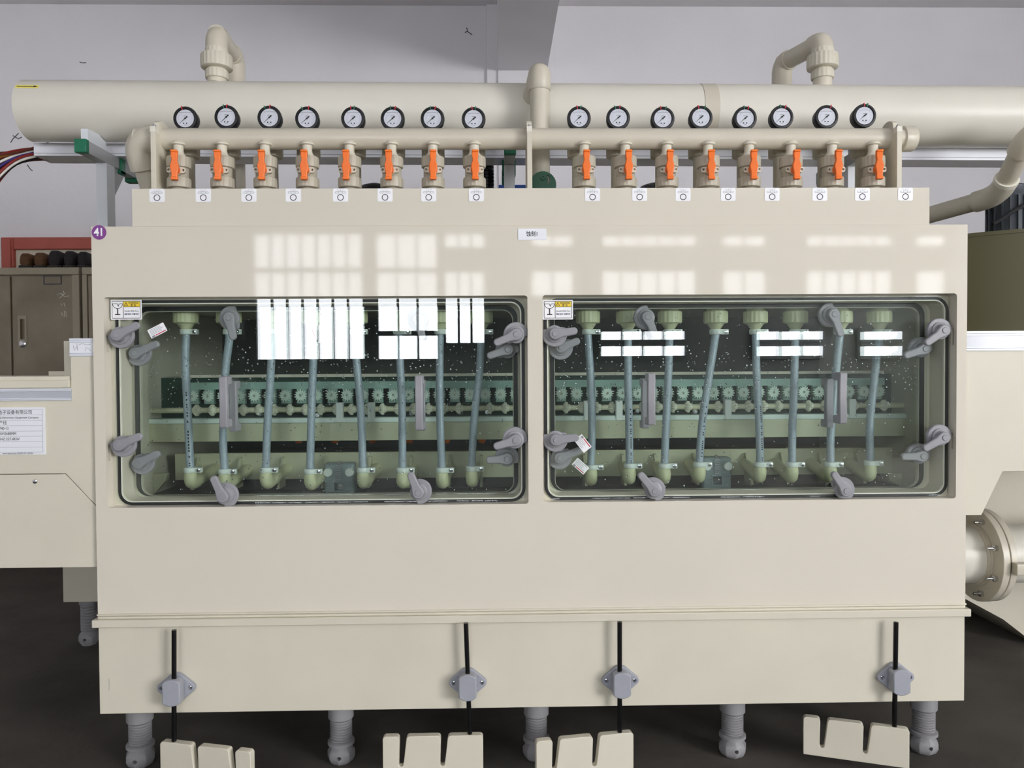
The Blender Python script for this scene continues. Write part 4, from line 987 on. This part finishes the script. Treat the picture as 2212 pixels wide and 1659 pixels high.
# leg box and foot under the module
a, b = P(136, 1262, 1.05), P(203, 1300, 1.05)
obj('leg_box', MB().box(a.x, a.x+0.16, 1.05, 1.25, b.z, zb+0.1), 'panel_matte', g, bevel=0.001)
fx = P(192, 1340, 1.12).x; fy = 1.12; z0 = FLOOR
f_ = obj('levelling_foot', MB().lathe((fx, fy, z0), (0, 0, 1), [(0.028, 0), (0.041, 0.022), (0.041, 0.04), (0.026, 0.06)], 8), 'foot_grey', g)
pr = []; zz = 0.06
while zz < b.z-z0-0.03: pr += [(0.0275, zz), (0.0315, zz+0.003), (0.0315, zz+0.009), (0.0275, zz+0.012)]; zz += 0.0125
obj('foot_thread', MB().lathe((fx, fy, z0), (0, 0, 1), pr, 20), 'foot_grey', f_, ang=20)
obj('foot_collar', MB().lathe((fx, fy, z0), (0, 0, 1), [(0.036, zz), (0.036, b.z-z0-0.0002)], 24), 'foot_grey', f_)
cut(f_, MB().lathe((fx+0.002, fy-0.012, z0+0.03), (0, -1, 0), [(0.006, 0), (0.006, 0.04)], 12))

# ------------------------------------------------------------------ neighbouring module, tank side
g = thing('rinse_module', 'cream neighbouring machine module with cut away corner over the flanged pipe', 'machine', (1.6, 0.3, FLOOR))
xw = XR+0.001; xf = 2.25
zt_ = PZ(2150, 718, YL)
pts = [(xw, PZ(2100, 1113, YL)), (PX(2120, 1113, YL), PZ(2120, 1113, YL)), (PX(2166, 1018, YL), PZ(2166, 1018, YL)), (xf, PZ(2166, 1018, YL)), (xf, zt_), (xw, zt_)]
obj('front_panel', MB().prism(pts, YL, YL+0.014), 'panel_matte', g, bevel=0.001)
holder(g, xw+0.001, xf, PZ(2150, 758, YL), PZ(2150, 715, YL), YL-0.0001)
obj('top_plate', MB().box(xw, xf, YL+0.0142, 0.9, zt_-0.012, zt_), 'panel_matte', g)
obj('bottom_plate', MB().box(PX(2166, 1018, YL), xf, YL+0.0142, 0.9, PZ(2166, 1018, YL), PZ(2166, 1018, YL)+0.012), 'panel_matte', g)
# sump hopper with slanted edge, far behind
Yh = 0.95
hp_ = [P(2060, 1280, Yh), P(2167, 1338, Yh), P(2240, 1500, Yh), P(2420, 1500, Yh), P(2420, 1000, Yh), P(2060, 1000, Yh)]
obj('sump_hopper', MB().prism([(p.x, max(p.z, FLOOR)) for p in hp_], Yh, Yh+0.5), 'panel_matte', g)
obj('module_leg', MB().box(xf-0.15, xf-0.05, 1.1, 1.2, FLOOR, hp_[0].z), 'panel_matte', g)
# olive tank
t = thing('chemical_tank', 'dark olive cylindrical tank with rolled rim behind the tank side module', 'tank', (1.95, 0.85, zt_))
tx, ty, tr = 1.86, 0.86, 0.62
zrim = PZ(2130, 488, ty-tr*0.95)
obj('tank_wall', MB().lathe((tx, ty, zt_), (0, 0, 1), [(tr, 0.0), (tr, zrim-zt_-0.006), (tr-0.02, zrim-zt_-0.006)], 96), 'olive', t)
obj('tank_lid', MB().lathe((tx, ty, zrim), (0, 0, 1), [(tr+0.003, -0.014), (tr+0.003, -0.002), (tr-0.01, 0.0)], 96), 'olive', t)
# motor on the lid
c = P(2180, 430, 0.7)
t = thing('pump_motor', 'dark grey finned motor standing on the olive tank', 'motor', (c.x, 0.7, zrim))
mh = PZ(2180, 402, 0.7)-zrim
obj('motor_body', MB().lathe((c.x, 0.7, zrim), (0, 0, 1), [(0.066, 0), (0.066, mh*0.82), (0.06, mh*0.86), (0.06, mh*0.97), (0.05, mh)], 32), 'motor_grey', t)
for k in range(18):
    a = 2*PI*k/18
    if True:
        obj('cooling_fin', MB().box(0.064, 0.076, -0.003, 0.003, 0.012, mh*0.8).xf(Matrix.Translation((c.x, 0.7, zrim)) @ Matrix.Rotation(a, 4, 'Z')), 'motor_grey', t)
obj('motor_cable', MB().tube(smoothpath([P(2145, 484, 0.6), P(2165, 472, 0.6), P(2190, 455, 0.61), P(2240, 430, 0.62)], 6), 0.007, 8), 'black_rubber', t)
# dark box on the lid edge next to the motor
# drain pipe with two elbows up to the duct side
t = thing('drain_pipe', 'beige pipe with two elbows descending behind the hood corner', 'pipe', P(2012, 465, 0.80))
pA, pB, pC, pD = P(1960, 478, 0.86), P(2158, 422, 0.52), P(2222, 290, 0.30), P(2300, 262, 0.28)
obj('lower_pipe', MB().tube(fillet([(pA.x, pA.y, zrim-0.001), pA, pB+(pA-pB)*0.12], 0.06, 8), 0.0315, 24), 'pipe', t)
dAB = (pB-pA).normalized(); dBC = (pC-pB).normalized(); dCD = (pD-pC).normalized()
obj('elbow', MB().tube(fillet([pB-dAB*0.085, pB, pB+dBC*0.075], 0.06, 10), 0.037, 28), 'pipe', t)
obj('elbow_rim', MB().tube([pB+dBC*0.063, pB+dBC*0.078], 0.0385, 28), 'edge_white', t)
obj('upper_pipe', MB().tube([pB+dBC*0.05, pC-dBC*0.02], 0.0315, 24), 'pipe', t)
obj('elbow', MB().tube(fillet([pC-dBC*0.075, pC, pC+dCD*0.09], 0.06, 10), 0.038, 28), 'pipe', t)
# flanged pipe
YF = 0.56; RF = 0.1
cf = P(2104, 1197, YF); zf = cf.z
t = thing('flanged_pipe', 'thick cream pipe with bolted double flange beside the machine skirt', 'pipe', (1.4, YF, zf-RF))
xfl = P(2168, 1197, YF-0.16).x
obj('pipe', MB().tube([(XR-0.003, YF, zf), (2.4, YF, zf)], RF, 56), 'duct', t)
obj('weld_bead', MB().tube([(xfl-0.016, YF, zf), (xfl-0.008, YF, zf)], RF+0.006, 56).tube([(xfl-0.008, YF, zf), (xfl-0.0005, YF, zf)], RF+0.011, 56), 'pipe', t)
obj('flange', MB().ring(circ(YF, zf, 0.162, 72), circ(YF, zf, RF-0.002, 72), xfl, xfl+0.024, 'yz'), 'pipe', t, bevel=0.002)
obj('flange', MB().ring(circ(YF, zf, 0.160, 72), circ(YF, zf, RF-0.002, 72), xfl+0.0285, xfl+0.05, 'yz').prism(rrect(YF-0.186, YF-0.152, zf-0.028, zf+0.012, 0.006, 4), xfl+0.0285, xfl+0.075, 'yz'), 'pipe', t, bevel=0.002)
for k in range(8):
    a = math.radians(22+45*k)
    by, bzz = YF-0.135*math.cos(a), zf+0.135*math.sin(a)
    bo = obj('bolt', MB().lathe((xfl-0.0001, by, bzz), (-1, 0, 0), [(0.011, 0), (0.011, 0.011), (0.008, 0.012)], 6), 'chrome', t)
    obj('bolt_shank', MB().tube([(xfl-0.0121, by, bzz), (xfl-0.032, by, bzz)], 0.005, 10), 'chrome', bo)

# ------------------------------------------------------------------ lockers and shoes by the wall
YK = 2.74
def locker(x0, x1, label, doors):
    zt = PZ(90, 578, YK)
    t = thing('steel_locker', label, 'locker', ((x0+x1)/2, YK+0.2, FLOOR))
    e = 0.022
    obj('carcass', MB().box(x0, x1, YK+0.02, WALL_Y-0.07, FLOOR, zt-0.0005), 'locker_edge', t)
    obj('top_rail', MB().box(x0, x1, YK-0.006, YK+0.02, zt-0.045, zt), 'locker_edge', t, bevel=0.004)
    obj('side_rail', MB().box(x1-0.045, x1, YK-0.004, YK+0.02, FLOOR, zt-0.045).box(x0, x0+0.03, YK-0.004, YK+0.02, FLOOR, zt-0.045), 'locker_edge', t, bevel=0.003)
    for (a, b, hside) in doors:
        d = obj('locker_door', MB().box(a, b, YK, YK+0.019, FLOOR+0.1, zt-0.052), 'locker', t, bevel=0.003)
        hx_ = a+0.06; hz_ = PZ(46, 711, YK)
        pr_ = obj('pull_recess', MB().box(hx_-0.028, hx_+0.028, YK-0.004, YK-0.0001, hz_-0.085, hz_+0.085), 'locker_edge', d, bevel=0.008)
        for q_ in (pr_, d): cut(q_, MB().box(hx_-0.012, hx_+0.016, YK-0.01, YK+0.0185, hz_-0.062, hz_+0.062))
        obj('lock', MB().lathe((hx_, YK-0.0001, PZ(46, 743, YK)), (0, -1, 0), [(0.022, 0), (0.022, 0.004), (0.012, 0.008)], 18), 'chrome', d)
        cx = b-0.135; cz_ = PZ(132, 605, YK)
        obj('card_holder', MB().ring(rrect(cx-0.055, cx+0.055, cz_-0.027, cz_+0.027, 0.003, 2), rrect(cx-0.050, cx+0.050, cz_-0.022, cz_+0.022, 0.002, 2), YK-0.004, YK-0.0001), 'frame_dark', d)
    return zt
lx = [PX(-140, 700, YK), PX(23, 700, YK), PX(27, 700, YK), PX(163, 700, YK), PX(173, 700, YK), PX(179, 700, YK)]
zlk = locker(lx[0], lx[4], 'worn beige steel locker with scratched writing on its door', [(lx[0]+0.03, lx[1], 0), (lx[2], lx[3]+0.0, 0)])
locker(lx[5], lx[5]+0.9, 'beige steel locker mostly hidden behind the machine', [(lx[5]+0.035, lx[5]+0.44, 0), (lx[5]+0.45, lx[5]+0.85, 0)])
sd = [o for o in COL.objects if o.name.startswith('locker_door')][1]
mb = MB()
for pp in ([(123, 637), (130, 634), (137, 636), (142, 632), (134, 640), (128, 644)], [(134, 637), (140, 641), (150, 639)], [(136, 628), (139, 634)], [(131, 655), (134, 660)], [(138, 654), (140, 662), (144, 660)], [(133, 675), (135, 682)], [(139, 671), (139, 684)], [(142, 672), (144, 684), (141, 683)]):
    mb.tube([P(a, b, YK-0.0008) for a, b in pp], 0.0022, 4)
obj('scratched_writing', mb, 'edge_white', sd)
def shoe(px0, px1, ptop, label, mat, L, yaw=0.0):
    a, b = P(px0, 570, YK+0.1), P(px1, 570, YK+0.1); ht = PZ((px0+px1)/2, ptop, YK+0.1)-zlk
    w = (b.x-a.x)*0.5; x = (a.x+b.x)/2
    t = thing('shoe', label, 'shoe', (x, YK+0.1, zlk))
    def sec(y, ww, h, z0=0.018):
        n = 14; out = []
        for i in range(n):
            q = 2*PI*i/n; cx = math.cos(q); sz = math.sin(q)
            out.append((x+ww*math.copysign(abs(cx)**0.7, cx)*(1.0-0.28*(0.5+0.5*sz)), YK+0.1+y, zlk+z0+h*(0.5+0.5*math.copysign(abs(sz)**0.7, sz))))
        return out
    obj('upper', MB().loft([sec(-0.045, w*0.55, ht*0.62), sec(-0.038, w*0.8, ht*0.82), sec(-0.01, w*0.92, ht*0.86), sec(L*0.3, w*0.9, ht*0.8), sec(L*0.5, w*0.95, ht*0.52), sec(L*0.8, w, ht*0.36), sec(L*0.95, w*0.7, ht*0.22)]), mat, t, ang=60)
    def sole(y, ww): return [(x-ww, YK+0.1+y, zlk+0.0005), (x+ww, YK+0.1+y, zlk+0.0005), (x+ww, YK+0.1+y, zlk+0.022), (x-ww, YK+0.1+y, zlk+0.022)]
    obj('sole', MB().loft([sole(-0.05, w*0.6), sole(-0.035, w*0.92), sole(L*0.4, w*0.9), sole(L*0.8, w*0.97), sole(L*0.98, w*0.6)]), 'shoe_sole', t)
shoe(46, 76, 549, 'brown shoe standing next to the red door frame', 'shoe_brown', 0.24)
shoe(77, 107, 547, 'brown shoe between its pair and the black shoes', 'shoe_brown', 0.24)
shoe(107, 141, 542, 'black shoe next to the brown pair on the locker', 'shoe_black', 0.25)
shoe(141, 170, 543, 'black shoe in the middle of the black row on the locker', 'shoe_black', 0.25)
shoe(170, 199, 545, 'black shoe half hidden behind the machine corner', 'shoe_black', 0.25)
